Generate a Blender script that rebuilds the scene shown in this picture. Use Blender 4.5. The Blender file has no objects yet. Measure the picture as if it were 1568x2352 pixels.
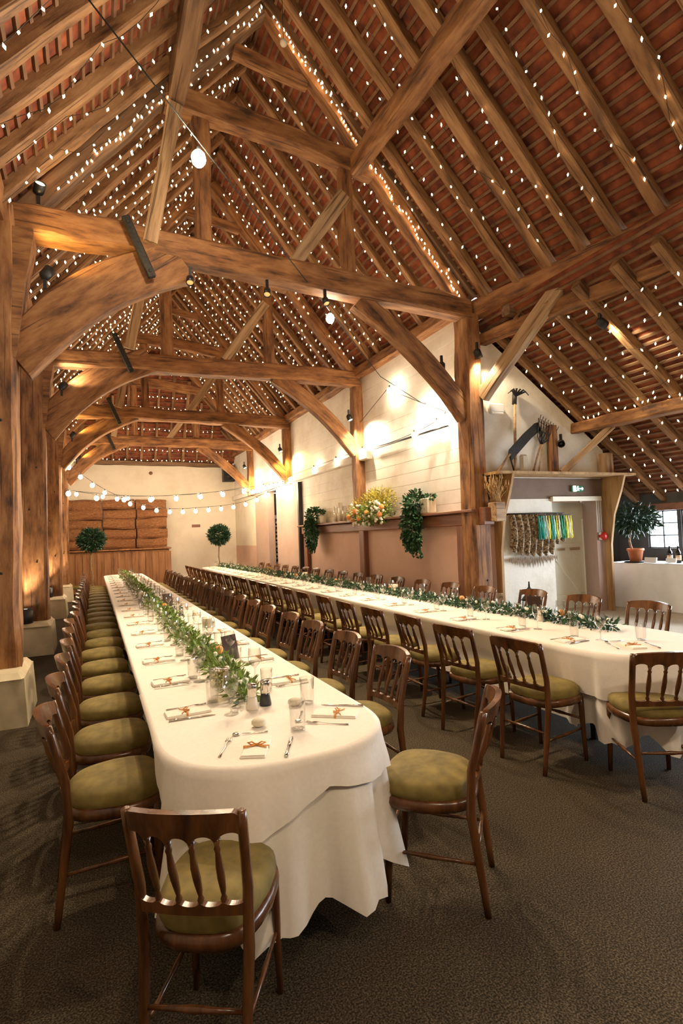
import bpy, math, random
from math import sin, cos, pi, radians, sqrt, floor
from mathutils import Vector, Matrix, noise
random.seed(7)
R = random.random
def U(a, b): return a + (b - a) * R()
scn = bpy.context.scene
col = scn.collection

# ------------------------------------------------------------------ materials
def new_mat(name):
    m = bpy.data.materials.new(name); m.use_nodes = True
    nt = m.node_tree; return m, nt, nt.nodes['Principled BSDF']
def N(nt, t, **kw):
    n = nt.nodes.new(t)
    for k, v in kw.items():
        if k in n.inputs.keys(): n.inputs[k].default_value = v
        else: setattr(n, k, v)
    return n
def ramp(nt, fac, stops):
    n = nt.nodes.new('ShaderNodeValToRGB'); nt.links.new(fac, n.inputs[0])
    e = n.color_ramp.elements
    e[0].position, e[0].color = stops[0][0], (*stops[0][1], 1)
    e[1].position, e[1].color = stops[-1][0], (*stops[-1][1], 1)
    for p, c in stops[1:-1]:
        x = e.new(p); x.color = (*c, 1)
    return n.outputs[0]
def mapped(nt, scale, src='Object'):
    tc = nt.nodes.new('ShaderNodeTexCoord'); mp = nt.nodes.new('ShaderNodeMapping')
    nt.links.new(tc.outputs[src], mp.inputs[0]); mp.inputs['Scale'].default_value = scale
    return mp.outputs[0]
def bump(nt, b, h, strength=.3, dist=.02):
    n = nt.nodes.new('ShaderNodeBump'); n.inputs['Strength'].default_value = strength
    n.inputs['Distance'].default_value = dist
    nt.links.new(h, n.inputs['Height']); nt.links.new(n.outputs[0], b.inputs['Normal'])
def simple(name, c, rough=.6, metal=0, var=.0, scale=8, bumpv=0, sheen=0, spec=None):
    m, nt, b = new_mat(name)
    b.inputs['Roughness'].default_value = rough; b.inputs['Metallic'].default_value = metal
    if spec is not None: b.inputs['Specular IOR Level'].default_value = spec
    v = mapped(nt, (scale,) * 3)
    nz = N(nt, 'ShaderNodeTexNoise', Scale=1.0, Detail=4.0); nt.links.new(v, nz.inputs['Vector'])
    lo = tuple(x * (1 - var) for x in c); hi = tuple(min(1, x * (1 + var)) for x in c)
    nt.links.new(ramp(nt, nz.outputs[0], [(.3, lo), (.7, hi)]), b.inputs['Base Color'])
    if bumpv: bump(nt, b, nz.outputs[0], bumpv, .01)
    if sheen: b.inputs['Sheen Weight'].default_value = sheen
    return m
def wood(name, dark, mid, light, scale=(1.2, 14, 14), rough=.7, b_=.5, cracks=True):
    m, nt, b = new_mat(name)
    b.inputs['Roughness'].default_value = rough
    v = mapped(nt, scale)
    oi = nt.nodes.new('ShaderNodeObjectInfo')
    add = nt.nodes.new('ShaderNodeVectorMath'); add.operation = 'ADD'
    mul = nt.nodes.new('ShaderNodeMath'); mul.operation = 'MULTIPLY'; mul.inputs[1].default_value = 37.
    nt.links.new(oi.outputs['Random'], mul.inputs[0]); nt.links.new(v, add.inputs[0]); nt.links.new(mul.outputs[0], add.inputs[1])
    nz = N(nt, 'ShaderNodeTexNoise', Scale=1.0, Detail=6.0, Roughness=.62); nt.links.new(add.outputs[0], nz.inputs['Vector'])
    c = ramp(nt, nz.outputs[0], [(.3, dark), (.48, mid), (.7, light)])
    if cracks:
        v2 = mapped(nt, (.7, 30, 30))
        n2 = N(nt, 'ShaderNodeTexNoise', Scale=1.0, Detail=2.0); nt.links.new(v2, n2.inputs['Vector'])
        k = ramp(nt, n2.outputs[0], [(.33, (.25, .2, .16)), (.39, (1, 1, 1))])
        mx = nt.nodes.new('ShaderNodeMixRGB'); mx.blend_type = 'MULTIPLY'; mx.inputs[0].default_value = .8
        nt.links.new(c, mx.inputs[1]); nt.links.new(k, mx.inputs[2]); c = mx.outputs[0]
    nt.links.new(c, b.inputs['Base Color']); bump(nt, b, nz.outputs[0], b_, .02)
    return m
def emit(name, c, s, sample=True):
    m, nt, b = new_mat(name)
    b.inputs['Base Color'].default_value = (*c, 1)
    b.inputs['Emission Color'].default_value = (*c, 1); b.inputs['Emission Strength'].default_value = s
    if not sample: m.cycles.emission_sampling = 'NONE'
    return m
def glassy(name, tint, rough=.02, base=.09):
    m, nt, b = new_mat(name); nt.nodes.remove(b)
    out = nt.nodes['Material Output']
    tr = N(nt, 'ShaderNodeBsdfTransparent'); tr.inputs[0].default_value = (*tint, 1)
    gl = N(nt, 'ShaderNodeBsdfGlossy'); gl.inputs['Roughness'].default_value = rough
    lw = N(nt, 'ShaderNodeLayerWeight', Blend=.35)
    mr = nt.nodes.new('ShaderNodeMapRange'); mr.inputs['To Min'].default_value = base; mr.inputs['To Max'].default_value = .85
    nt.links.new(lw.outputs['Facing'], mr.inputs[0])
    mx = nt.nodes.new('ShaderNodeMixShader'); nt.links.new(mr.outputs[0], mx.inputs[0])
    nt.links.new(tr.outputs[0], mx.inputs[1]); nt.links.new(gl.outputs[0], mx.inputs[2]); nt.links.new(mx.outputs[0], out.inputs[0])
    return m

M = {}
M['oak'] = wood('aged_oak', (.05, .018, .007), (.24, .10, .032), (.42, .205, .078), (2.2, 9, 9))
M['oak_pale'] = wood('pale_oak', (.16, .085, .04), (.40, .25, .13), (.55, .38, .22))
M['oak_dark'] = wood('dark_oak', (.05, .025, .013), (.16, .085, .04), (.26, .15, .08))
M['rafter'] = wood('rafter_wood', (.07, .028, .011), (.235, .115, .044), (.38, .21, .095), (2., 10, 10))
M['brown_paint'] = wood('brown_painted_wood', (.13, .05, .025), (.22, .085, .042), (.28, .12, .065), b_=.2, cracks=False, rough=.5)
M['panel_wood'] = wood('panelling_wood', (.16, .06, .02), (.32, .14, .05), (.42, .2, .08), scale=(10, 10, 1.2), b_=.2, cracks=False)
M['chair_wood'] = wood('varnished_chair_wood', (.035, .012, .004), (.10, .036, .011), (.18, .07, .022), scale=(14, 14, 2), rough=.25, b_=.05, cracks=False)
M['seat'] = simple('olive_velvet', (.20, .145, .034), .8, var=.3, scale=14, bumpv=.1)
M['cloth'] = simple('white_linen', (.82, .745, .66), .8, var=.03, scale=60, bumpv=.05)
M['napkin'] = simple('napkin_linen', (.86, .80, .70), .8, var=.03, scale=60, bumpv=.05)
M['bar_cloth'] = simple('white_bar_cloth', (.90, .91, .90), .8, var=.03, scale=9, bumpv=.1)
M['plinth'] = simple('cream_plinth_paint', (.62, .53, .36), .8, var=.15, scale=6, bumpv=.4)
M['black'] = simple('black_metal', (.012, .012, .012), .45)
M['iron'] = simple('wrought_iron', (.03, .026, .022), .6, metal=.5, var=.4, scale=30)
M['steel'] = simple('polished_steel', (.72, .68, .62), .12, metal=1)
M['white_plastic'] = simple('white_plastic', (.8, .78, .74), .4)
M['red'] = simple('red_plastic', (.55, .02, .015), .35)
M['terracotta'] = simple('terracotta', (.55, .17, .055), .7, var=.12, scale=12)
M['twine'] = simple('orange_twine', (.62, .26, .06), .8)
M['leaf'] = simple('garland_leaf', (.16, .24, .04), .5, var=.8, scale=14)
M['leaf_dark'] = simple('ivy_leaf', (.022, .075, .022), .45, var=.7, scale=16)
M['leaf_bay'] = simple('bay_leaf', (.012, .045, .016), .45, var=.6, scale=16)
M['leaf_yellow'] = simple('yellow_foliage', (.48, .40, .05), .6, var=.35, scale=12)
M['petal_white'] = simple('white_petal', (.85, .82, .68), .6)
M['petal_orange'] = simple('orange_petal', (.85, .33, .09), .6)
M['wheat'] = simple('dried_wheat', (.55, .33, .13), .8, var=.35, scale=30)
M['stem'] = simple('bark', (.24, .16, .09), .8, var=.4, scale=25, bumpv=.4)
M['candle'] = simple('ivory_wax', (.85, .75, .52), .4)
M['cream_pot'] = simple('cream_pot', (.68, .60, .45), .6, var=.1)
M['card'] = simple('dark_card', (.06, .028, .018), .8)
M['salt_glass'] = simple('salt', (.75, .68, .58), .2)
M['pepper_glass'] = simple('pepper', (.03, .03, .035), .12)
M['glass'] = glassy('clear_glass', (.96, .96, .95))
M['pane'] = glassy('window_pane', (.97, .98, 1.), base=.04)
M['wax_liquid'] = glassy('pale_yellow_water', (.95, .88, .6), base=.12)
M['bottle'] = simple('black_bottle_glass', (.01, .012, .01), .08)
M['label'] = simple('bottle_label', (.72, .5, .33), .6)
M['fairy'] = emit('fairy_bulb_glow', (1., .70, .40), 14.)
M['bulb'] = emit('festoon_bulb_glow', (1., .80, .57), 140.)
M['bulb_big'] = emit('bright_bulb_glow', (1., .80, .56), 420.)
M['bulb_fill'] = emit('added_fill_bulb_glow', (1., .80, .56), 620.)  # only for the added out-of-view fill string
M['wire'] = simple('black_wire', (.01, .01, .008), .6)
M['green_sign'] = emit('exit_sign_green', (.02, .16, .07), .12)
M['golden'] = wood('golden_board', (.22, .11, .035), (.42, .24, .09), (.55, .34, .14), (10, 10, 1.2), b_=.1, cracks=False)
M['sign_white'] = emit('exit_sign_white', (.8, 1., .85), 1.6)
M['fabric_brown'] = None
for n_, c_ in (('teal', (.01, .36, .26)), ('aqua', (.35, .75, .66)), ('yellow', (.80, .72, .03)), ('cream', (.8, .8, .6)), ('green', (.01, .28, .12))):
    M['tassel_' + n_] = simple('tassel_' + n_, c_, .7, var=.2, scale=30)

def plaster(name, c, c2, boards=False, bs=.2, rough=.8, amt=1.0):
    m, nt, b = new_mat(name); b.inputs['Roughness'].default_value = rough
    v = mapped(nt, (1, 1, 1))
    nz = N(nt, 'ShaderNodeTexNoise', Scale=1.6, Detail=8.0, Roughness=.65); nt.links.new(v, nz.inputs['Vector'])
    cc = ramp(nt, nz.outputs[0], [(.34, c2), (.55, c)])
    n2 = N(nt, 'ShaderNodeTexNoise', Scale=26., Detail=5.0); nt.links.new(v, n2.inputs['Vector'])
    h = n2.outputs[0]
    if boards:
        sep = nt.nodes.new('ShaderNodeSeparateXYZ'); nt.links.new(v, sep.inputs[0])
        dv = N(nt, 'ShaderNodeMath', operation='DIVIDE'); nt.links.new(sep.outputs[2], dv.inputs[0]); dv.inputs[1].default_value = bs
        fr = N(nt, 'ShaderNodeMath', operation='FRACT'); nt.links.new(dv.outputs[0], fr.inputs[0])
        ln = ramp(nt, fr.outputs[0], [(0, (0, 0, 0)), (.035, (1, 1, 1))])
        v3 = mapped(nt, (1, .9, 14)); n3 = N(nt, 'ShaderNodeTexNoise', Scale=1., Detail=3.); nt.links.new(v3, n3.inputs['Vector'])
        g = ramp(nt, n3.outputs[0], [(.45, (1, 1, 1)), (.62, (.25, .2, .15))])
        mxl = nt.nodes.new('ShaderNodeMixRGB'); mxl.blend_type = 'MIX'; nt.links.new(ln, mxl.inputs[0])
        nt.links.new(g, mxl.inputs[1]); mxl.inputs[2].default_value = (1, 1, 1, 1)
        mx = nt.nodes.new('ShaderNodeMixRGB'); mx.blend_type = 'MULTIPLY'; mx.inputs[0].default_value = .85
        nt.links.new(cc, mx.inputs[1]); nt.links.new(mxl.outputs[0], mx.inputs[2]); cc = mx.outputs[0]
        h = ln
    nt.links.new(cc, b.inputs['Base Color']); bump(nt, b, h, .35, .01)
    return m
M['boards'] = plaster('white_boards', (.84, .79, .70), (.72, .64, .53), True)
M['lime'] = plaster('lime_wash', (.82, .77, .66), (.64, .58, .46))
M['backwall'] = plaster('cream_render', (.80, .71, .56), (.72, .62, .47))
M['pink'] = plaster('pink_tan_paint', (.66, .43, .32), (.60, .38, .28))
M['pinkdoor'] = plaster('dusty_pink_panel', (.50, .35, .28), (.46, .31, .24))
M['brownband'] = plaster('mushroom_brown_paint', (.20, .13, .09), (.16, .10, .07))
M['door_paint'] = plaster('cream_door_paint', (.86, .82, .66), (.78, .73, .56), rough=.5)
M['darkwall'] = plaster('dark_slate_boarding', (.09, .085, .08), (.05, .05, .05))
M['leftwall'] = plaster('left_flint_wall', (.40, .33, .22), (.20, .16, .10))
M['stone'] = plaster('pale_stone_floor', (.55, .48, .38), (.42, .36, .28))
def carpet():
    m, nt, b = new_mat('brown_flecked_carpet'); b.inputs['Roughness'].default_value = .95
    b.inputs['Specular IOR Level'].default_value = .1
    v = mapped(nt, (1, 1, 1))
    n1 = N(nt, 'ShaderNodeTexNoise', Scale=140., Detail=2.); nt.links.new(v, n1.inputs['Vector'])
    n2 = N(nt, 'ShaderNodeTexNoise', Scale=1.3, Detail=3.); nt.links.new(v, n2.inputs['Vector'])
    c = ramp(nt, n1.outputs[0], [(.36, (.022, .017, .010)), (.5, (.058, .044, .028)), (.66, (.13, .098, .064))])
    k = ramp(nt, n2.outputs[0], [(.35, (.8, .8, .8)), (.65, (1.1, 1.08, 1.05))])
    mx = nt.nodes.new('ShaderNodeMixRGB'); mx.blend_type = 'MULTIPLY'; mx.inputs[0].default_value = 1
    nt.links.new(c, mx.inputs[1]); nt.links.new(k, mx.inputs[2]); nt.links.new(mx.outputs[0], b.inputs['Base Color'])
    bump(nt, b, n1.outputs[0], .5, .01); return m
M['carpet'] = carpet()
def tiles():
    m, nt, b = new_mat('clay_tile_underside'); b.inputs['Roughness'].default_value = .85
    v = mapped(nt, (6, 6, 6)); n = N(nt, 'ShaderNodeTexNoise', Scale=1.0, Detail=5.); nt.links.new(v, n.inputs['Vector'])
    nt.links.new(ramp(nt, n.outputs[0], [(.3, (.07, .014, .006)), (.5, (.20, .045, .014)), (.72, (.33, .09, .03))]), b.inputs['Base Color'])
    return m
M['tile'] = tiles()
M['batten'] = simple('tile_batten', (.19, .095, .045), .8, var=.35, scale=5)
def straw():
    m, nt, b = new_mat('straw'); b.inputs['Roughness'].default_value = .9
    v = mapped(nt, (14, 40, 45)); n = N(nt, 'ShaderNodeTexNoise', Scale=1.0, Detail=6., Roughness=.75); nt.links.new(v, n.inputs['Vector'])
    nt.links.new(ramp(nt, n.outputs[0], [(.32, (.12, .04, .015)), (.5, (.36, .15, .055)), (.7, (.55, .28, .11))]), b.inputs['Base Color'])
    bump(nt, b, n.outputs[0], .9, .04); return m
M['straw'] = straw()
def brocade():
    m, nt, b = new_mat('brown_brocade'); b.inputs['Roughness'].default_value = .8
    v = mapped(nt, (26, 26, 26)); n = N(nt, 'ShaderNodeTexNoise', Scale=1.0, Detail=4., Distortion=1.5); nt.links.new(v, n.inputs['Vector'])
    nt.links.new(ramp(nt, n.outputs[0], [(.38, (.05, .03, .015)), (.5, (.22, .14, .07)), (.62, (.52, .40, .24))]), b.inputs['Base Color'])
    return m
M['fabric_brown'] = brocade()

# ------------------------------------------------------------------ mesh builder
class MB:
    def __init__(s): s.v = []; s.f = []; s.m = []; s.sm = []
    def add(s, vs, fs, mi=0, smooth=False):
        o = len(s.v); s.v += [tuple(p) for p in vs]
        for f in fs: s.f.append(tuple(i + o for i in f)); s.m.append(mi); s.sm.append(smooth)
    def box(s, c, d, mi=0, bev=0, rot=None):
        x, y, z = d[0] / 2, d[1] / 2, d[2] / 2
        c = Vector(c)
        if bev <= 0:
            vs = [Vector((a * x, b * y, e * z)) for a in (-1, 1) for b in (-1, 1) for e in (-1, 1)]
            fs = [(0, 1, 3, 2), (4, 6, 7, 5), (0, 4, 5, 1), (2, 3, 7, 6), (0, 2, 6, 4), (1, 5, 7, 3)]
        else:
            bv = min(bev, x * .9, y * .9, z * .9)
            vs = []; idx = {}
            for a in (-1, 1):
                for b in (-1, 1):
                    for e in (-1, 1):
                        idx[a, b, e] = len(vs)
                        vs += [Vector((a * x, b * (y - bv), e * (z - bv))), Vector((a * (x - bv), b * y, e * (z - bv))), Vector((a * (x - bv), b * (y - bv), e * z))]
            fs = []
            for a in (-1, 1):
                q = [idx[a, -1, -1], idx[a, 1, -1], idx[a, 1, 1], idx[a, -1, 1]]
                fs.append(tuple(q if a > 0 else q[::-1]))
            for b in (-1, 1):
                q = [idx[-1, b, -1] + 1, idx[1, b, -1] + 1, idx[1, b, 1] + 1, idx[-1, b, 1] + 1]
                fs.append(tuple(q if b < 0 else q[::-1]))
            for e in (-1, 1):
                q = [idx[-1, -1, e] + 2, idx[1, -1, e] + 2, idx[1, 1, e] + 2, idx[-1, 1, e] + 2]
                fs.append(tuple(q if e > 0 else q[::-1]))
            for a in (-1, 1):
                for b in (-1, 1):
                    q = (idx[a, b, -1], idx[a, b, 1], idx[a, b, 1] + 1, idx[a, b, -1] + 1)
                    fs.append(q if a * b < 0 else q[::-1])
                    q = (idx[a, -1, b], idx[a, 1, b], idx[a, 1, b] + 2, idx[a, -1, b] + 2)
                    fs.append(q if a * b > 0 else q[::-1])
                    q = (idx[-1, a, b] + 1, idx[1, a, b] + 1, idx[1, a, b] + 2, idx[-1, a, b] + 2)
                    fs.append(q if a * b < 0 else q[::-1])
                    for e in (-1, 1):
                        k = idx[a, b, e]; q = (k, k + 1, k + 2)
                        fs.append(q if a * b * e > 0 else q[::-1])
        if rot: vs = [rot @ p for p in vs]
        s.add([p + c for p in vs], fs, mi)
        return s
    def tube(s, pts, r, n=6, mi=0, smooth=True, cap=True, square=False, flat=1.0):
        pts = [Vector(p) for p in pts]; k = len(pts)
        rr = r if isinstance(r, (list, tuple)) else [r] * k
        vs = []; prev = None
        for i, p in enumerate(pts):
            t = (pts[min(i + 1, k - 1)] - pts[max(i - 1, 0)])
            t = t.normalized() if t.length > 1e-9 else Vector((0, 0, 1))
            if prev is None:
                a = Vector((0, 0, 1)) if abs(t.z) < .9 else Vector((1, 0, 0))
                x = a.cross(t).normalized()
            else:
                x = (prev - t * prev.dot(t)); x = x.normalized() if x.length > 1e-6 else t.orthogonal().normalized()
            prev = x; y = t.cross(x)
            for j in range(n):
                an = 2 * pi * (j + .5) / n
                cx, cy = cos(an), sin(an)
                if square:
                    mm = max(abs(cx), abs(cy)); cx, cy = cx / mm, cy / mm
                    ll = 1 if n == 4 else (.93 if abs(abs(cx) - abs(cy)) < .2 else 1); cx *= ll; cy *= ll
                vs.append(p + x * cx * rr[i] + y * cy * rr[i] * flat)
        fs = [(i * n + j, i * n + (j + 1) % n, (i + 1) * n + (j + 1) % n, (i + 1) * n + j) for i in range(k - 1) for j in range(n)]
        if cap: fs += [tuple(range(n))[::-1], tuple((k - 1) * n + j for j in range(n))]
        s.add(vs, fs, mi, smooth); return s
    def lathe(s, prof, c=(0, 0, 0), n=12, mi=0, smooth=True, sx=1, sy=1):
        c = Vector(c); vs = []; k = len(prof)
        for r, z in prof:
            for j in range(n):
                a = 2 * pi * j / n; vs.append(c + Vector((r * cos(a) * sx, r * sin(a) * sy, z)))
        fs = [(i * n + j, i * n + (j + 1) % n, (i + 1) * n + (j + 1) % n, (i + 1) * n + j) for i in range(k - 1) for j in range(n)]
        if prof[0][0] > 1e-4: fs.append(tuple(range(n))[::-1])
        if prof[-1][0] > 1e-4: fs.append(tuple((k - 1) * n + j for j in range(n)))
        s.add(vs, fs, mi, smooth); return s
    def ball(s, c, r, n=8, mi=0, sz=1.0):
        k = max(4, n // 2 + 1)
        s.lathe([(r * sin(pi * i / k) if 0 < i < k else 0, -r * sz * cos(pi * i / k)) for i in range(k + 1)], c, n, mi); return s
    def prism(s, poly, y0, y1, mi=0, f=None):
        # poly in (x,z), extruded along y
        n = len(poly)
        vs = [Vector((x, y0, z)) for x, z in poly] + [Vector((x, y1, z)) for x, z in poly]
        fs = [tuple(range(n)), tuple(range(2 * n - 1, n - 1, -1))] + [(j, j + n, (j + 1) % n + n, (j + 1) % n) for j in range(n)]
        if f: vs = [f(p) for p in vs]
        s.add(vs, fs, mi); return s
    def leaf(s, p, d, up, L, W, mi=0):
        d = d.normalized(); x = d.cross(up)
        x = x.normalized() if x.length > 1e-4 else d.orthogonal().normalized()
        nrm = x.cross(d)
        a = p; b = p + d * L * .5 + x * W * .5 + nrm * W * .15; c = p + d * L; e = p + d * L * .5 - x * W * .5 + nrm * W * .15; m_ = p + d * L * .5
        s.add([a, b, c, e, m_], [(0, 1, 4), (1, 2, 4), (2, 3, 4), (3, 0, 4)], mi)
    def build(s, name, mats, parent=None, mw=None):
        me = bpy.data.meshes.new(name); me.from_pydata([tuple(v) for v in s.v], [], s.f)
        for m in (mats if isinstance(mats, (list, tuple)) else [mats]): me.materials.append(m)
        if s.m: me.polygons.foreach_set('material_index', s.m); me.polygons.foreach_set('use_smooth', s.sm)
        me.update()
        o = bpy.data.objects.new(name, me); col.objects.link(o)
        if parent: o.parent = parent
        if mw is not None: o.matrix_world = mw
        return o
def tag(o, label=None, cat=None, group=None, kind=None):
    if label: o['label'] = label
    if cat: o['category'] = cat
    if group: o['group'] = group
    if kind: o['kind'] = kind
    return o
def structure(o): o['kind'] = 'structure'; return o
def empty(name, loc=(0, 0, 0), rz=0, label=None, cat=None, group=None):
    o = bpy.data.objects.new(name, None); col.objects.link(o); o.location = loc; o.rotation_euler = (0, 0, rz); o.empty_display_size = .1
    return tag(o, label, cat, group)
def copy_tree(o, parent=None):
    c = o.copy(); col.objects.link(c)
    for k in ('label', 'group'):
        if parent is None and k in c: del c[k]
    if parent is not None: c.parent = parent
    for ch in o.children: copy_tree(ch, c)
    return c
ORD = ['nearest', 'second', 'third', 'fourth', 'fifth', 'sixth', 'seventh', 'eighth', 'ninth', 'tenth', 'eleventh', 'twelfth', 'thirteenth', 'fourteenth', 'fifteenth', 'sixteenth', 'seventeenth', 'eighteenth', 'nineteenth', 'twentieth', 'twenty-first', 'twenty-second', 'twenty-third', 'twenty-fourth']
def nth(i): return 'nearest' if i == 0 else ORD[i] + ' from the near end'

# hewn beam: mesh along local X from 0..L
def beam_mesh(L, w, h, seg=10, jit=.012, bow=None, taper=1., chamfer=.12, sx=0, wane=.0):
    mb = MB(); vs = []; n = 8
    seedo = Vector((U(0, 90), U(0, 90), U(0, 90)))
    for i in range(seg + 1):
        t = i / seg; x = L * t; k = 1 + (taper - 1) * t
        ww, hh = w * k / 2, h * k / 2; ch = chamfer * min(ww, hh) * 2
        by = bow(t) if bow else (0, 0)
        pts = [(-ww + ch, -hh), (ww - ch, -hh), (ww, -hh + ch), (ww, hh - ch), (ww - ch, hh), (-ww + ch, hh), (-ww, hh - ch), (-ww, -hh + ch)]
        for j, (a, b) in enumerate(pts):
            q = noise.noise_vector(seedo + Vector((x * 1.6, a * 5, b * 5))) * jit
            vs.append(Vector((x, a + q.y + by[0], b + q.z + by[1])))
    fs = [(i * n + j, (i + 1) * n + j, (i + 1) * n + (j + 1) % n, i * n + (j + 1) % n) for i in range(seg) for j in range(n)]
    fs += [tuple(range(n)), tuple(seg * n + j for j in range(n))[::-1]]
    mb.add(vs, fs, 0, False); return mb
def orient(A, B, up=Vector((0, 0, 1))):
    A, B = Vector(A), Vector(B); x = (B - A).normalized()
    y = up.cross(x)
    y = y.normalized() if y.length > 1e-4 else Vector((0, 1, 0))
    z = x.cross(y)
    m = Matrix((x, y, z)).transposed().to_4x4(); m.translation = A
    return m, (B - A).length
def beam(name, A, B, w, h, mat, parent=None, up=Vector((0, 0, 1)), **kw):
    m, L = orient(A, B, up)
    return beam_mesh(L, w, h, **kw).build(name, mat, parent, m)

# ------------------------------------------------------------------ dimensions
TY = [6.15, 9.65, 13.95, 17.75]
XL, XR = -.65, 4.75
YB, Y0 = 20.4, -2.2
RX, RZ, SL = 2.03, 8.12, 1.165
def foot_r(y): return 4.85 if y >= 6.1 else 4.95 + .2 * (6.1 - y)
def roofz_r(x, y):
    if y >= 6.1: return RZ - SL * (x - RX)
    xf = foot_r(y); return RZ - (RZ - 4.84) * (x - RX) / (xf - RX)
def roofz_l(x): return RZ - SL * (RX - x)
def aislez(x): return 4.42 - .70 * (x - 5.15)

# ------------------------------------------------------------------ setting
b = MB(); b.box((4, 9, -.05), (14, 24, .1)); structure(b.build('floor', M['carpet']))
# raised stone floor by the bar and door
b = MB(); b.box((6.95, 5.0, .125), (3.5, 3.4, .25), bev=.01); o = b.build('raised_floor', M['stone']); structure(o)
b = MB(); b.box((XL - .55, 9.1, 2.4), (.2, 22.6, 4.8)); structure(b.build('wall_left', M['leftwall']))
b = MB(); b.box((2.0, YB + .15, 2.22), (6.2, .3, 4.44)); structure(b.build('wall_back', M['backwall']))
b = MB(); b.box((4, Y0 - .1, 4), (14, .2, 8.4)); structure(b.build('wall_rear', M['darkwall']))  # unseen rear wall, put in to keep sky light out
# right wall: boards above, tan below, opening between Y 15.2 and 15.8
WX = 4.90
def wallseg(mb, y0, y1, z0, z1, x0=WX, x1=WX + .2, mi=0): mb.box(((x0 + x1) / 2, (y0 + y1) / 2, (z0 + z1) / 2), (x1 - x0, y1 - y0, z1 - z0), mi)
b = MB()
wallseg(b, 6.2, 15.15, 1.75, 4.75, mi=0); wallseg(b, 15.15, YB + .3, 3.0, 4.75, mi=0); wallseg(b, 16.15, 17.6, 0, 3.0, mi=2); wallseg(b, 17.6, YB + .3, 1.35, 3.0, mi=3)
wallseg(b, 17.6, YB + .3, 0, 1.35, mi=1); wallseg(b, 6.2, 15.15, 0, 1.75, mi=1)
structure(b.build('wall_right', [M['boards'], M['pink'], M['pinkdoor'], M['backwall']]))
# alcove behind the gap
b = MB(); b.box((5.75, 15.8, 1.5), (.1, 1.6, 3.0)); b.box((5.4, 15.05, 1.5), (.6, .1, 3.0)); b.box((5.4, 16.65, 1.5), (.6, .1, 3.0)); b.box((5.4, 15.8, 3.06), (.6, 1.5, .1))
structure(b.build('wall_alcove', M['darkwall']))
# cross wall with door recess
CY = 6.15
b = MB()
def cprism(x0, x1, z0, z1, mi, t=.5, f=None):
    zt0 = z1 if z1 is not None else aislez(x0) - .02; zt1 = z1 if z1 is not None else aislez(x1) - .02
    b.prism([(x0, z0), (x1, z0), (x1, zt1), (x0, zt0)], CY, CY + t, mi)
cprism(4.96, 5.9, 2.33, None, 0); cprism(5.9, 6.7, 2.33, None, 0); cprism(6.7, 7.45, 2.33, None, 0)
cprism(4.96, 7.45, 2.02, 2.33, 1); cprism(5.24, 6.30, 0, 2.02, 0); cprism(4.96, 5.24, 0, 2.02, 2)
b.add([(7.21, 6.15, 0), (7.45, 6.15, 0), (7.62, 6.70, 0), (7.50, 6.70, 0), (7.21, 6.15, 2.02), (7.45, 6.15, 2.02), (7.62, 6.70, 2.02), (7.50, 6.70, 2.02)], [(3, 2, 1, 0), (4, 5, 6, 7), (0, 1, 5, 4), (1, 2, 6, 5), (2, 3, 7, 6), (3, 0, 4, 7)], 3)
structure(b.build('wall_cross', [M['lime'], M['brownband'], M['pink'], M['pinkdoor']]))
b = MB(); b.box((8.2, 7.0, 1.3), (1.6, .2, 2.6)); structure(b.build('wall_far_aisle', M['darkwall']))
# right outer wall with window openings
b = MB(); OX = 8.75
def ow(y0, y1, z0, z1): b.box((OX, (y0 + y1) / 2, (z0 + z1) / 2), (.2, y1 - y0, z1 - z0))
ow(Y0, 7.1, 0, 1.17); ow(Y0, 7.1, 1.80, 2.1); ow(6.33, 7.1, 1.17, 1.8); ow(5.74, 5.80, 1.17, 1.8); ow(5.10, 5.16, 1.17, 1.8); ow(4.40, 4.5, 1.17, 1.8); ow(Y0, .6, 1.17, 1.8)
structure(b.build('wall_outer', M['darkwall']))
for wi, (y0, y1) in enumerate(((5.80, 6.33), (5.16, 5.74), (4.5, 5.10), (2.5, 4.4), (.6, 2.5))):  # last two are out of view, added to let in more daylight
    w_ = MB()
    for yy in (y0 + .012, y1 - .012, (y0 + y1) / 2): w_.box((OX - .06, yy, 1.485), (.03, .018, .63))
    for zz in (1.18, 1.385, 1.59, 1.79): w_.box((OX - .06, (y0 + y1) / 2, zz), (.03, y1 - y0, .016))
    o = structure(w_.build('window_%d' % (wi + 1), M['darkwall']))
    p_ = MB(); p_.box((OX - .06, (y0 + y1) / 2, 1.485), (.004, y1 - y0 - .01, .62)); p_.build('pane', M['pane'], o)
b = MB(); b.box((OX - .13, 5.4, 1.86), (.08, 2.2, .12), bev=.01); structure(b.build('trim_1', M['brown_paint']))

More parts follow.
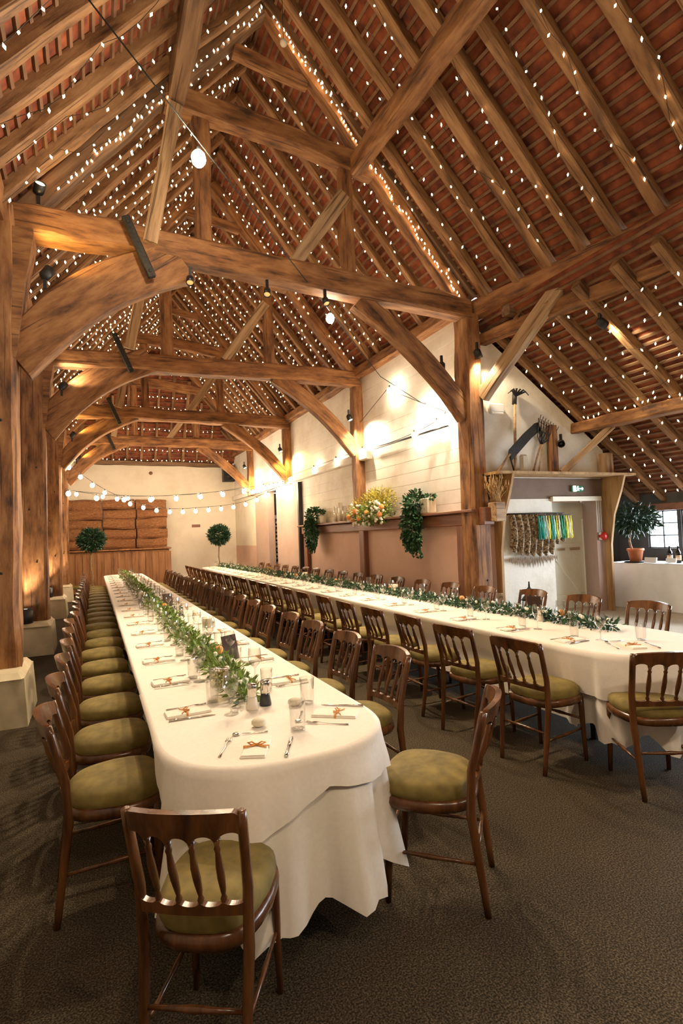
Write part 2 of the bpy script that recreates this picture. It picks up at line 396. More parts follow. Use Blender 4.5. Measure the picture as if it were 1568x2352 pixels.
# roofs: tile surface + battens
def roof_patch(name, P00, P10, P01, P11, nb, thick=.03, ext=True, drop=.035):
    """P00-P10 = foot line (near,far), P01-P11 = top line (near,far); battens run along near-far"""
    P00, P10, P01, P11 = map(Vector, (P00, P10, P01, P11))
    nrm = (P10 - P00).cross(P01 - P00).normalized()
    if nrm.z > 0: nrm = -nrm   # inward/down
    mb = MB()
    up = -nrm * .04
    vs = []; G = 24
    for o_ in (Vector((0, 0, 0)), up):
        for i in range(G + 1):
            vs += [P00.lerp(P01, i / G) + o_, P10.lerp(P11, i / G) + o_]
    K = 2 * (G + 1); fs = []
    for i in range(G):
        fs += [(2 * i, 2 * i + 1, 2 * i + 3, 2 * i + 2), (K + 2 * i, K + 2 * i + 2, K + 2 * i + 3, K + 2 * i + 1), (2 * i, 2 * i + 2, K + 2 * i + 2, K + 2 * i), (2 * i + 1, K + 2 * i + 1, K + 2 * i + 3, 2 * i + 3)]
    fs += [(0, K, K + 1, 1), (K - 2, K - 1, 2 * K - 1, 2 * K - 2)]
    mb.add(vs, fs, 0)
    for i in range(nb):
        t = (i + .5) / nb + U(-.002, .002)
        a = P00.lerp(P01, t); c = P10.lerp(P11, t); d = (P01 - P00).normalized() * .017; e = nrm * .028
        vs = [a - d, a + d, c + d, c - d, a - d + e, a + d + e, c + d + e, c - d + e]
        mb.add(vs, [(0, 1, 2, 3), (4, 7, 6, 5), (0, 4, 5, 1), (1, 5, 6, 2), (2, 6, 7, 3), (3, 7, 4, 0)], 1)
    return structure(mb.build(name, [M['tile'], M['batten']]))
H = .14
roof_patch('ceiling_nave_right', (4.95, 6.1, RZ - SL * 2.92 + H), (4.95, YB, RZ - SL * 2.92 + H), (RX, 6.1, RZ + H), (RX, YB, RZ + H), 36)
roof_patch('ceiling_nave_left', (-1.0, Y0, roofz_l(-1.0) + H), (-1.0, YB, roofz_l(-1.0) + H), (RX, Y0, RZ + H), (RX, YB, RZ + H), 36)
yf = 6.1; n_ = 36
roof_patch('ceiling_front_right', (foot_r(Y0) + .1, Y0, 4.74 + H), (foot_r(6.09) + .1, 6.1, 4.74 + H), (RX, Y0, RZ + H), (RX, 6.1, RZ + H), 38)
o = beam('trim_3', (5.08, 6.12, 4.98), (RX - .05, 6.12, RZ + .22), .14, .34, M['oak_dark'], seg=8, jit=.0); structure(o)  # added filler, seals the step between roof planes against sky light
hx0, hx1 = -1.0, 5.0
roof_patch('ceiling_hip', (hx0 - .8, YB + .02, 4.45), (hx1 + .8, YB + .02, 4.45), (RX - .9, YB - 3.05, RZ + .14), (RX + .9, YB - 3.05, RZ + .14), 30)
roof_patch('ceiling_aisle', (8.9, Y0, aislez(8.9) + H), (8.9, 7.1, aislez(8.9) + H), (5.1, Y0, aislez(5.1) + H), (5.1, 7.1, aislez(5.1) + H), 42)

# rafters
def raft(A, B, w=.11, d=.13, mat=None, grp=None, lab=None, **kw):
    o = beam('rafter', A, B, w * U(.85, 1.2), d, mat or M['rafter'], seg=14, jit=.02, **kw)
    return tag(o, lab, 'rafter', grp)
y = Y0 + .3
i = 0
ysr = []
while y < YB - .3:
    yy = y + U(-.04, .04)
    zone = 'before the first truss' if yy < TY[0] else ('between the first and second trusses' if yy < TY[1] else ('between the second and third trusses' if yy < TY[2] else 'beyond the third truss'))
    if min(abs(yy - t) for t in TY) > .17:
        if yy < 1.8: pass
        elif yy < TY[0]: raft((foot_r(yy) + .06, yy, 4.78), (RX + .03, yy + U(-.08, .08), RZ + .04), w=.125, lab='rough-hewn right-hand roof rafter ' + zone, grp='right rafters ' + zone)
        else:
            ztop = RZ; xt = RX + .03
            if yy > YB - 3: ztop = 4.45 + 3.67 * (YB - yy) / 3.05; xt = RX + (RZ - ztop) / SL
            if xt < 4.7: raft((4.93, yy, roofz_r(4.93, yy) + .04), (xt, yy + U(-.08, .08), ztop + .04), lab='rough-hewn right-hand roof rafter ' + zone, grp='right rafters ' + zone)
        ztop = RZ; xt = RX - .03
        if yy > YB - 3: ztop = 4.45 + 3.67 * (YB - yy) / 3.05; xt = RX - (RZ - ztop) / SL
        if xt > -.6 and yy > 2.6: raft((-.95, yy, roofz_l(-.95) + .04), (xt, yy + U(-.08, .08), ztop + .04), lab='rough-hewn left-hand roof rafter ' + zone, grp='left rafters ' + zone)
    y += .455
for k in range(11):
    x = -.3 + k * .47; h = 1 - abs(x - RX) / 3.0
    if h > .12: raft((x, YB - .02, 4.40), (x, YB - .02 - 3.05 * h, 4.40 + 3.67 * h), w=.08, d=.09, up=Vector((0, -1, 0)), lab='thin rafter rising up the hipped end of the roof', grp='hip end rafters')
y = 2.0; k = 0
while y < 7.0:
    raft((8.7, y, aislez(8.7) + .05), (5.2, y + U(-.03, .03), aislez(5.2) + .05), w=.10, mat=M['oak_dark'] if False else M['rafter'], lab='rafter under the low aisle roof on the right', grp='aisle rafters')
    y += .5

# trusses
strap_pts = None
def truss(i, Y):
    nm = ['first', 'second', 'third', 'fourth'][i]
    t = empty('roof_truss', (RX, Y, 4.6), 0, '%s oak roof truss from the near end, tie beam and arched braces' % nm if i else 'nearest oak roof truss, thick tie beam with arched braces and collar', 'roof truss', 'oak roof trusses')
    t.matrix_world  # keep
    inv = Matrix.Translation(-Vector((RX, Y, 4.6)))
    def P(name, A, B, w, h, mat=M['oak'], par=t, **kw):
        m, L = orient(A, B, kw.pop('up', Vector((0, 0, 1))))
        o = beam_mesh(L, w, h, **kw).build(name, mat)
        o.parent = par; o.matrix_world = m if par is not t else m
        o.matrix_parent_inverse = inv if par is t else Matrix()
        return o
    zl = [4.86, 4.56, 4.68, 4.68][i]
    P('tie_beam', (XL - .1, Y, zl), (XR + .1, Y, 4.67), .27, .30, seg=24, jit=.035, bow=lambda s: (0.02 * sin(5 * s), .05 * sin(pi * s) + .012 * sin(9 * s)))
    P('principal_rafter', (XR + .02, Y, 4.80), (RX + .05, Y, RZ - .06), .17, .21, seg=18, jit=.03)
    P('principal_rafter', (XL - .02, Y, 4.86), (RX - .05, Y, RZ - .06), .17, .21, M['oak_dark'] if i == 0 else M['oak'], seg=18, jit=.03)
    P('collar', (.82, Y, 6.60), (3.42, Y, 6.38), .18, .27, seg=14, jit=.03, bow=lambda s: (0, .05 * sin(pi * s)))
    P('upper_collar', (1.62, Y, 7.42), (2.55, Y, 7.30), .10, .16, seg=8, jit=.02)
    P('queen_post', (1.22, Y + .02, 4.72), (1.20, Y + .02, 6.45), .15, .18, up=Vector((1, 0, 0)), seg=10, jit=.025)
    P('queen_post', (3.05, Y + .02, 4.72), (3.03, Y + .02, 6.35), .15, .18, up=Vector((1, 0, 0)), seg=10, jit=.025)
    P('strut', (2.2, Y - .03, 4.80), (3.0, Y - .03, 5.95), .10, .17, M['oak_pale'], seg=8, jit=.02)
    P('strut', (.60, Y - .10, 4.82), (.92, Y - .10, 6.45), .12, .16, M['oak_pale'], up=Vector((1, 0, 0)), seg=8, jit=.02)
    # arched braces
    P('arch_brace', (XR + .02, Y, 3.22), (3.15, Y, 4.60), .17, .27, seg=16, jit=.02, bow=lambda s: (0, .11 * sin(pi * s)))
    P('arch_brace', (XL - .02, Y, 3.45), (.95, Y, 4.70), .2, .46 if i < 2 else .34, seg=16, jit=.02, bow=lambda s: (0, .17 * sin(pi * s)), up=Vector((0, 0, 1)))
    for (x0, z0, x1, z1) in ((.36, 5.06, .62, 4.44),):
        s = MB(); ang = math.atan2(z1 - z0, x1 - x0); L = sqrt((x1 - x0) ** 2 + (z1 - z0) ** 2)
        s.box((0, 0, 0), (L, .05, .085), bev=.01); s.ball((-L * .4, -.025, 0), .02); s.ball((L * .4, -.025, 0), .02)
        o = s.build('iron_strap', M['iron']); o.parent = t; o.matrix_parent_inverse = inv
        o.matrix_basis = Matrix.Translation(((x0 + x1) / 2, Y - .185, (z0 + z1) / 2 - .03)) @ Matrix.Rotation(-ang, 4, 'Y')
    # pegs
    return t
for i, Y in enumerate(TY): truss(i, Y)

# posts
def post(X0, X1, Y, D, z0, z1, lab, jowl=0, cat='post', grp=None, split=None):
    root = empty('timber_post', ((X0 + X1) / 2, Y, z0), 0, lab, cat, grp)
    m = Matrix.Translation((0, 0, 0)) @ Matrix(((0, 0, 1, 0), (0, 1, 0, 0), (-1, 0, 0, 0), (0, 0, 0, 1)))
    mt = Matrix.Rotation(-pi / 2, 4, 'Y')
    o = beam_mesh(z1 - z0, D, X1 - X0, seg=22, jit=.022).build('shaft', M['oak'], root); o.matrix_local = mt
    if jowl:
        s = MB(); w = (X1 - X0) / 2 * .96; d = D / 2 * .93
        pts = [(w, -1.3), (w + .02 * jowl, -1.2), (w + .09 * jowl, -.55), (w + .17 * jowl, -.08), (w + .17 * jowl, 0), (-w, 0), (-w, -1.3)]
        s.prism([(x, z) for x, z in pts], -d, d)
        o = s.build('jowl', M['oak'], root); o.location = (0, 0, z1 - z0 - .22)
    pg = MB()
    for zz, xx in ((.9, .04), (1.7, -.05), (2.35, .05)):
        if z0 < .7: pg.tube([(xx, -D / 2 - .008, zz), (xx, -D / 2 + .02, zz)], .014, 8)
    if pg.v: pg.build('peg', M['iron'], root)
    return root
names = ['nearest', 'second', 'third', 'fourth']
for i, Y in enumerate(TY):
    post(XL - .36, XL, Y, .34, .46, 4.95, '%s oak post on the left side of the aisle, standing on a cream plinth' % names[i].capitalize().lower(), jowl=1, grp='left oak posts')
    p = MB(); 
    for (za, zb, g) in ((0, .42, 0), (.42, .47, .015)):
        x0, x1, ya, yb = XL - .44 + g, XL + .09 - g, Y - .48 + g, Y + .40 - g
        x0b, x1b, yab, ybb = x0, x1 - .03, ya + .04, yb - .03
        if g: p.add([(x0, ya, za), (x1 - .03, ya + .0, za), (x1 - .03, yb, za), (x0, yb, za), (x0 + .01, ya + .07, zb), (x1 - .07, ya + .07, zb), (x1 - .07, yb - .04, zb), (x0 + .01, yb - .04, zb)],
                    [(3, 2, 1, 0), (4, 5, 6, 7), (0, 1, 5, 4), (1, 2, 6, 5), (2, 3, 7, 6), (3, 0, 4, 7)])
        else: p.add([(x0, ya, za), (x1, ya, za), (x1, yb, za), (x0, yb, za), (x0, yab, zb), (x1b, yab, zb), (x1b, ybb, zb), (x0, ybb, zb)],
                    [(3, 2, 1, 0), (4, 5, 6, 7), (0, 1, 5, 4), (1, 2, 6, 5), (2, 3, 7, 6), (3, 0, 4, 7)])
    tag(p.build('plinth', M['plinth']), '%s cream painted masonry plinth under a left oak post' % names[i], 'plinth', 'post plinths')
post(4.72, 5.0, TY[0], .30, 0, 4.62, 'tall oak post at the corner of the white boarded wall, right of the aisle', cat='post', grp='right oak posts')
for i, Y in enumerate(TY[1:]):
    post(4.72, 4.93, Y, .24, 1.9 if i == 0 else 3.02, 4.60, '%s oak wall post against the white boards, %s' % (names[i + 1], ['above the flower arrangement', 'above the sliding pink door', 'next to the back corner'][i]), grp='right oak posts')
# lower brown posts and rail
for yy, lb in ((9.62, 'below the flower arrangement'), (12.75, 'beside the sliding door'), (6.42, 'below the tall corner post')):
    o = beam('wall_stud', (4.86, yy, 0), (4.86, yy, 1.66), .22, .12, M['brown_paint'], up=Vector((1, 0, 0)), seg=8, jit=.006)
    tag(o, 'dark brown painted timber stud in the tan wall, ' + lb, 'wall stud', 'brown wall studs')
o = beam('wall_rail', (4.85, 5.98, 1.75), (4.85, 12.95, 1.74), .12, .18, M['brown_paint'], seg=20, jit=.006)
tag(o, 'long dark brown rail board along the right wall under the ledge', 'rail')
o = beam('wall_ledge', (4.80, 5.98, 1.86), (4.80, 12.95, 1.85), .26, .035, M['brown_paint'], seg=20, jit=.004)
tag(o, 'long brown ledge shelf on the right wall holding plants and flowers', 'shelf')
o = beam('sliding_rail', (4.84, 9.2, 3.11), (4.84, YB - .1, 3.11), .14, .15, M['boards'], seg=14, jit=.004); tag(o, 'long white painted beam across the boards, top track of the sliding door', 'beam')
b = MB(); b.box((4.86, 14.15, 1.5), (.06, 1.9, 3.0), bev=.005)
o = tag(b.build('sliding_door', M['pinkdoor']), 'dusty pink sliding door panel on the right wall', 'door')
b = MB(); b.box((4.84, 13.16, 1.5), (.10, .09, 3.0)); b.build('door_edge', M['black'], o)
b = MB(); b.tube([(4.82, 6.62, 3.16), (4.82, 9.0, 3.19)], .018, 6); tag(b.build('wall_bar', M['black']), 'long black bar mounted along the white boards beyond the corner post', 'bar')

# plates and long beams
def longbeam(A, B, w, h, lab, name='wall_plate', mat=None, **kw):
    o = beam(name, A, B, w, h, mat or M['oak'], seg=30, jit=.03, **kw); return tag(o, lab, 'beam')
longbeam((4.84, 6.1, 4.78), (4.84, YB, 4.78), .2, .2, 'wall plate beam running along the top of the white boarded wall')
longbeam((-.82, Y0, 4.90), (-.82, YB, 4.86), .22, .24, 'left wall plate beam carried on the row of oak posts')
longbeam((4.98, 6.25, 4.72), (5.98, 1.2, 4.72), .20, .24, 'arcade plate beam running from the corner post towards the viewer, upper right')
longbeam((5.14, 6.2, 4.33), (5.98, 1.2, 4.33), .15, .17, 'lower side beam parallel beneath the right arcade plate')
longbeam((6.85, 6.3, 3.10), (6.90, .5, 3.10), .18, .16, 'aisle purlin at the right edge, limewashed on its upper side', 'aisle_purlin')
longbeam((3.18, 6.1, 6.36), (3.30, .8, 6.36), .19, .24, 'heavy purlin under the right rafters running up out of the picture', 'purlin')
longbeam((.93, 6.1, 6.60), (.98, .8, 6.66), .19, .22, 'heavy purlin under the left rafters running up out of the picture', 'purlin', mat=M['oak_dark'])
longbeam((-.5, YB - .1, 4.40), (4.8, YB - .1, 4.36), .16, .14, 'rough timber along the top of the back wall', 'back_wall_plate', mat=M['oak_dark'])
o = beam('knee_brace', (4.98, 6.02, 3.45), (5.28, 4.85, 4.55), .14, .2, M['oak_pale'], seg=10, jit=.02); tag(o, 'straight oak brace from the corner post up to the arcade plate', 'brace')
o = beam('aisle_brace', (6.42, 6.02, 2.40), (6.95, 5.55, 3.05), .1, .1, M['oak_pale'], seg=8, jit=.015); tag(o, 'short pale brace from the canopy up to the aisle purlin', 'brace')
o = beam('aisle_post', (6.30, 6.08, 2.38), (6.30, 6.08, 3.12), .12, .12, M['oak'], seg=6, jit=.01, up=Vector((1, 0, 0))); tag(o, 'short oak post standing on the canopy under the aisle purlin', 'post')
o = beam('canopy_post', (7.38, 6.06, 2.38), (7.38, 6.06, 2.72), .18, .18, M['oak_pale'], seg=4, jit=.01, up=Vector((1, 0, 0))); tag(o, 'stub of pale timber on the right end of the canopy', 'post')
for k in range(5):
    yy = 5.6 - k * .75; xx = 5.06 + .2 * (6.1 - yy)
    b = MB(); b.box((xx + .02, yy, 4.54), (.2, .16, .16), bev=.02)
    tag(b.build('spacer_block', M['oak_dark']), '%s dark timber block wedged between the two right-hand plate beams' % ('nearest the corner post' if k == 0 else ORD[k] + ' from the corner post'), 'block', 'plate spacer blocks')

# canopy over the door
t = empty('door_canopy', (6.3, 6.0, 2.35), 0, 'wide wooden canopy shelf with tapering side boards over the cream door', 'canopy')
def lp(o, par):  # parent keeping world
    o.parent = par; o.matrix_parent_inverse = Matrix.Translation(-Vector(par.location)); return o
b = MB(); b.prism([(4.93, 0), (7.60, 0), (7.60, .035), (4.93, .035)], 5.70, 6.14, f=lambda p: p + Vector((0, 0, 2.34))); lp(b.build('shelf_board', M['golden']), t)
for sgn, x in ((-1, 5.20), (1, 7.38)):
    b = MB()
    vs = []
    for (z, d) in ((0.25 if sgn > 0 else 0, .10), (1.3, .12), (1.75, .2), (2.1, .34), (2.34, .42)):
        vs += [(x - .02, 6.14, z), (x + .02, 6.14, z), (x + .02, 6.14 - d, z), (x - .02, 6.14 - d, z)]
    fs = [tuple(4 * i + j for j in (0, 1)) + tuple(4 * (i + 1) + j for j in (1, 0)) for i in range(4)] + [(4 * i + 1, 4 * i + 2, 4 * i + 6, 4 * i + 5) for i in range(4)] + [(4 * i + 2, 4 * i + 3, 4 * i + 7, 4 * i + 6) for i in range(4)] + [(4 * i + 3, 4 * i, 4 * i + 4, 4 * i + 7) for i in range(4)] + [(3, 2, 1, 0), (16, 17, 18, 19)]
    b.add(vs, fs); lp(b.build('side_board', M['golden']), t)
# door
t = structure(MB().box((7.04, 6.68, 1.11), (.92, .05, 1.72)).build('door_1', M['door_paint']))
b = MB()
b.box((7.04, 6.64, 2.0 - .15), (1.0, .04, .28)); 
for x_ in (6.58, 7.49): b.box((x_, 6.64, 1.1), (.06, .05, 1.7))
b.build('door_frame', M['door_paint'], t)
b = MB(); b.box((7.04, 6.645, 1.28), (.8, .02, .07)); b.box((7.04, 6.645, .45), (.8, .02, .07)); b.box((7.04, 6.645, .86), (1.0, .02, .07), rot=Matrix.Rotation(radians(48), 3, 'Y')); b.build('door_brace', M['door_paint'], t)
b = MB(); b.box((6.95, 6.63, 1.22), (.14, .015, .035)); b.box((7.25, 6.63, 1.22), (.22, .015, .035)); b.build('door_latch', M['oak_pale'], t)
b = MB(); b.prism([(6.20, 0.0), (7.62, 0.0), (7.62, 2.02), (6.20, 2.02)], 6.71, 6.8); structure(b.build('wall_recess', M['pinkdoor']))
b = MB(); b.prism([(6.28, 1.98), (7.30, 1.98), (7.30, 2.05), (6.28, 2.05)], 6.1, 6.15); structure(b.build('trim_2', M['door_paint']))

# ------------------------------------------------------------------ wall things, right
def thing_root(name, loc, lab, cat, grp=None, rz=0): return empty(name, loc, rz, lab, cat, grp)
# exit sign (running figure and arrow)
t = thing_root('exit_sign', (6.82, 6.13, 2.17), 'small green illuminated exit sign with running figure above the cream door', 'sign')
MB().box((0, 0, 0), (.25, .03, .09), bev=.005).build('sign_body', M['green_sign'], t)
b = MB(); b.box((-.07, -.018, 0), (.06, .006, .09)); b.box((.06, -.018, 0), (.08, .006, .014)); b.box((.095, -.018, .01), (.03, .006, .012), rot=Matrix.Rotation(radians(40), 3, 'Y')); b.box((.095, -.018, -.01), (.03, .006, .012), rot=Matrix.Rotation(radians(-40), 3, 'Y'))
b.ball((-.0, -.018, .035), .010, 8); b.tube([(.0, -.018, .02), (-.005, -.018, -.01), (.02, -.018, -.03)], .007, 5); b.tube([(-.005, -.018, -.01), (-.03, -.018, -.035)], .006, 5); b.tube([(-.025, -.018, .01), (.0, -.018, .015), (.022, -.018, .0)], .005, 5)
b.build('sign_pictogram', M['sign_white'], t)
t = thing_root('emergency_light', (5.29, 6.11, 3.33), 'white box emergency light high on the limewashed cross wall', 'light')
MB().box((0, 0, 0), (.26, .07, .13), bev=.015).build('housing', M['white_plastic'], t)
MB().box((0, -.012, -.075), (.22, .05, .03), bev=.008).build('diffuser', M['napkin'], t)
t = thing_root('fire_alarm', (7.30, 6.10, 1.42), 'small round red fire alarm sounder on the wall right of the door', 'alarm')
MB().tube([(0, .04, 0), (0, -.02, 0), (0, -.05, 0)], [.065, .065, .035], 16).build('sounder', M['red'], t)
MB().box((0, .02, 0), (.12, .05, .12), bev=.01).build('back_box', M['white_plastic'], t)
b = MB(); 
for dx in (-.08, -.04, 0): b.tube([(7.30 + dx, 6.13, 2.05), (7.30 + dx, 6.13, 1.48)], .010, 6)
tag(b.build('cable_conduit', M['white_plastic']), 'group of thin white cable pipes rising from the red alarm', 'pipe')

# hanging brocade
t = thing_root('wall_hanging', (5.90, 6.08, 1.79), 'brown brocade pelmet hanging with rounded quilted folds left of the door', 'wall hanging')
nS = 9; w0 = 1.06
b = MB()
for k in range(nS):
    xa = -w0 / 2 + k * w0 / nS; vs = []; cols = 8; rows = 10
    low = -.62 + .10 * ((k + .5) / nS - .5) ** 2 * 4 + (.12 if k > 6 else 0)
    for r_ in range(rows + 1):
        for c_ in range(cols + 1):
            u = c_ / cols; v = r_ / rows
            edge = 1 - .16 * (abs(2 * u - 1) ** 3)
            vs.append((xa + u * w0 / nS, -.015 - .055 * sin(pi * u) - .05 * sin(pi * v) , v * low * edge))
    fs = [(r_ * (cols + 1) + c_, r_ * (cols + 1) + c_ + 1, (r_ + 1) * (cols + 1) + c_ + 1, (r_ + 1) * (cols + 1) + c_) for r_ in range(rows) for c_ in range(cols)]
    b.add(vs, fs, 0, True)
b.build('brocade_folds', M['fabric_brown'], t)
b = MB(); b.tube([(-w0 / 2 - .03, 0, .01), (w0 / 2 + .03, 0, .01)], .012, 8)
b.build('hanging_rail', M['iron'], t)
b = MB()
for k in range(40):
    xx = -.5 + k * .023; L = U(.18, .34) * (1 - .35 * abs(k / 39 - .5) * 2)
    b.leaf(Vector((xx, .02, -.60)), Vector((U(-.1, .1), 0, -1)), Vector((0, 1, 0)), L * .6, .035)
b.build('fringe', M['stem'], t)
tc = thing_root('tassel_garland', (6.12, 5.93, 1.79), 'garland of green, aqua, cream and yellow tassels hung on the brown wall hanging', 'garland')
seq = ['teal', 'teal', 'aqua', 'cream', 'yellow', 'teal', 'aqua', 'yellow', 'cream', 'green', 'green', 'yellow', 'cream', 'yellow']
b = MB(); b.tube([(-.32 + .66 * k / 12, -.0, -.02 + .0 * k) for k in range(13)], .005, 6); b.build('string', M['wire'], tc)
for k, c_ in enumerate(seq):
    b = MB(); x_ = -.31 + k * .048
    for q in range(9):
        xx = x_ + U(-.008, .008)
        b.tube([(xx, 0, -.03), (xx + U(-.01, .01), U(-.02, .005), -.15), (xx + U(-.028, .028), U(-.03, .0), U(-.33, -.38))], [.003, .006, .005], 4)
    b.ball((x_, 0, -.04), .012, 8)
    b.build('tassel', M['tassel_' + c_], tc)
# lantern
t = thing_root('lantern', (5.50, 5.86, .25), 'small dark metal and glass lantern with ring handle beside the cross wall', 'lantern')
MB().box((0, 0, .02), (.19, .19, .04), bev=.01).build('base', M['iron'], t)
b = MB()
for a_ in (-1, 1):
    for c_ in (-1, 1): b.tube([(a_ * .08, c_ * .08, .03), (a_ * .065, c_ * .065, .34)], .006, 5)
b.lathe([(.12, .34), (.10, .37), (.05, .43), (.03, .47), (.045, .49), (.015, .52), (.008, .60)], n=10); b.build('frame', M['iron'], t)
MB().box((0, 0, .18), (.13, .13, .30)).build('lantern_glass', M['glass'], t)
b = MB(); b.lathe([(.03, .04), (.03, .16), (.0, .165)], n=10); b.build('candle', M['candle'], t)
# tools on canopy
def tool(nm, lab, cat): return empty(nm, (0, 0, 0), 0, lab, cat)
t = thing_root('hay_fork', (5.52, 6.02, 2.38), 'long-handled old farm tool with clawed head leaning tallest on the canopy', 'farm tool')
MB().tube([(-.12, -.12, 0), (.02, 0, .65), (.10, .06, 1.15)], [.022, .02, .018], 8).build('handle', M['oak_pale'], t)
b = MB(); b.tube([(.08, .05, 1.02), (.11, .06, 1.22)], .035, 8)
for k in range(6):
    a_ = -1.3 + k * .52; b.tube([(.10, .04, 1.14), (.10 + .13 * sin(a_), -.03, 1.18 + .05 * cos(a_)), (.10 + .2 * sin(a_), -.02, 1.12 + .10 * cos(a_))], [.016, .012, .006], 6)
b.build('claw_head', M['iron'], t)
t = thing_root('hay_knife', (5.62, 5.92, 2.38), 'broad rusty blade of an old hay knife leaning at an angle on the canopy', 'farm tool')
b = MB(); b.prism([(-.32, .24), (-.26, .17), (.12, .50), (.30, .62), (.27, .74), (.20, .72), (-.02, .56), (-.3, .32)], -.006, .006); b.prism([(.24, .72), (.27, .62), (.33, .42), (.36, .43), (.31, .66)], -.006, .006); b.build('blade', M['iron'], t)
MB().tube([(-.50, 0, .02), (-.29, 0, .26)], .018, 8).build('handle', M['oak_pale'], t)
b = MB(); b.tube([(-.3, 0, .26), (-.22, 0, .0)], .012, 6); b.build('tang', M['iron'], t)
t = thing_root('garden_fork', (5.90, 5.94, 2.38), 'small many-tined fork leaning upright in the middle of the canopy', 'farm tool')
MB().tube([(-.14, 0, 0), (.03, 0, .42)], .016, 8).build('handle', M['oak_pale'], t)
b = MB()
for k in range(6):
    s_ = (k - 2.5) / 2.5
    b.tube([(.03, 0, .42), (.05 + .09 * s_, -.02, .50 - .03 * s_), (.08 + .11 * s_, -.05, .62 - .04 * s_), (.12 + .12 * s_, -.02, .76 - .04 * s_)], .006, 5)
b.build('tines', M['iron'], t)
t = thing_root('hay_rake_head', (6.18, 6.06, 2.38), 'wide wire-tined fork head leaning against the wall right of the small fork', 'farm tool')
MB().tube([(-.2, 0, 0), (-.06, .03, .46)], .013, 8).build('handle', M['oak_pale'], t)
b = MB()
for k in range(8):
    s_ = (k - 3.5) / 3.5; b.tube([(-.06, .03, .46), (-.02 + .15 * s_, .0, .62 - .07 * s_), (.05 + .17 * s_, -.03, .80 - .08 * s_)], .005, 5)
b.tube([(-.17, .01, .69), (.13, .01, .55)], .006, 5); b.tube([(-.13, -.01, .78), (.17, -.01, .64)], .005, 5)
b.build('tines', M['iron'], t)
t = thing_root('wooden_ornament', (5.52, 6.08, 2.38), 'small pale stone block standing behind the tool handles on the canopy', 'ornament')
MB().box((.16, -.05, .14), (.14, .08, .28), bev=.03).build('block', M['cream_pot'], t)
# wheat bundle
t = thing_root('dried_wheat', (4.98, 5.86, 1.70), 'bundle of dried wheat in a square wicker box at the end of the wall ledge', 'dried flowers')
b = MB(); b.box((.02, 0, .13), (.17, .17, .26), bev=.01); b.build('wicker_box', M['oak_pale'], t)
b = MB()
for k in range(90):
    a_ = U(0, 2 * pi); q = U(0, .13); top = Vector((q * 1.5 * cos(a_) + .02, q * 1.1 * sin(a_), U(.42, .60)))
    base = Vector((.02 + U(-.05, .05), U(-.05, .05), .25)); b.tube([base, base.lerp(top, .6) + Vector((0, 0, .02)), top], [.003, .003, .002], 4)
    b.tube([top - Vector((0, 0, .02)), top + Vector((U(-.01, .01), 0, .05))], [.009, .004], 5)
b.build('wheat_stems', M['wheat'], t)
b = MB(); b.box((4.88, 5.93, 1.78), (.18, .10, .24), bev=.01); tag(b.build('ledge_bracket', M['brown_paint']), 'dark brown timber bracket block at the near end of the wall ledge', 'bracket')

# ------------------------------------------------------------------ foliage helpers
def cloud(mb, c, rad, n, L, W, mi=0, up=Vector((0, 0, 1)), shell=.55, droop=0, seed=None, mats=None):
    c = Vector(c)
    for _ in range(n):
        d = Vector((random.gauss(0, 1), random.gauss(0, 1), random.gauss(0, 1))).normalized()
        q = shell + (1 - shell) * R()
        p = c + Vector((d.x * rad[0], d.y * rad[1], d.z * rad[2])) * q
        dd = (d + Vector((U(-.7, .7), U(-.7, .7), U(-.7, .7) - droop))).normalized()
        l = L * U(.7, 1.3)
        mb.leaf(p, dd, Vector((U(-1, 1), U(-1, 1), U(-1, 1))), l, W * U(.7, 1.3), mi if mats is None else random.choice(mats))
# bay trees
def bay(x, y, z, r, sc, lab, potmat):
    t = thing_root('topiary_tree', (x, y, 0), lab, 'potted tree', 'topiary ball trees')
    b = MB(); cloud(b, (0, 0, z), (r, r, r * .92), 1500, .10, .038, shell=.62); cloud(b, (0, 0, z), (r * .6, r * .6, r * .6), 350, .10, .05); b.build('leaf_ball', M['leaf_bay'], t)
    b = MB(); b.tube([(0, 0, .3), (.02, 0, .7), (-.02, .01, 1.0), (.01, 0, z - .1)], [.025, .022, .02, .018], 8); b.build('trunk', M['stem'], t)
    b = MB(); b.lathe([(.13, 0), (.17, .32), (.19, .34), (.19, .38), (.15, .38), (.14, .34), (0, .34)], n=14); b.build('pot', potmat, t)
bay(-.06, 16.9, 1.72, .34, 1, 'topiary ball tree on a thin trunk in front of the straw bales, left', M['wheat'])
bay(3.92, 18.8, 1.76, .36, 1, 'topiary ball tree on a thin trunk by the cream back wall, right', M['cream_pot'])
# ivy planters on ledge
def ivy(y, lab, w, drop, zc=1.88):
    t = thing_root('ivy_planter', (4.78, y, zc), lab, 'trailing plant', 'trailing ivy planters')
    b = MB(); b.box((.0, -.16, .12), (.16, .22, .24), bev=.012); b.build('pot', M['cream_pot'], t)
    b = MB(); cloud(b, (-.06, .12, .16), (.16, w, .22), 500, .065, .05, shell=.5)
    cloud(b, (-.16, .12, -.20), (.09, w * .9, drop * .55), 900, .065, .05, shell=.5, droop=.8)
    cloud(b, (-.15, .10, -drop * .62), (.07, w * .7, drop * .22), 350, .06, .045, shell=.3, droop=1)
    for k in range(5): 
        yy = U(-w * .5, w * .9)
        for q in range(10): b.leaf(Vector((-.14 + U(-.02, .02), yy + U(-.02, .02), -drop * .7 - q * .018)), Vector((U(-1, 0), U(-1, 1), -1)), Vector((0, 0, 1)), .05, .04)
    cloud(b, (-.02, -.24, .25), (.04, .14, .03), 60, .055, .04)
    b.build('ivy_leaves', M['leaf_dark'], t)
ivy(7.35, 'large trailing ivy spilling from a cream pot on the ledge, right of the flowers', .30, .72)
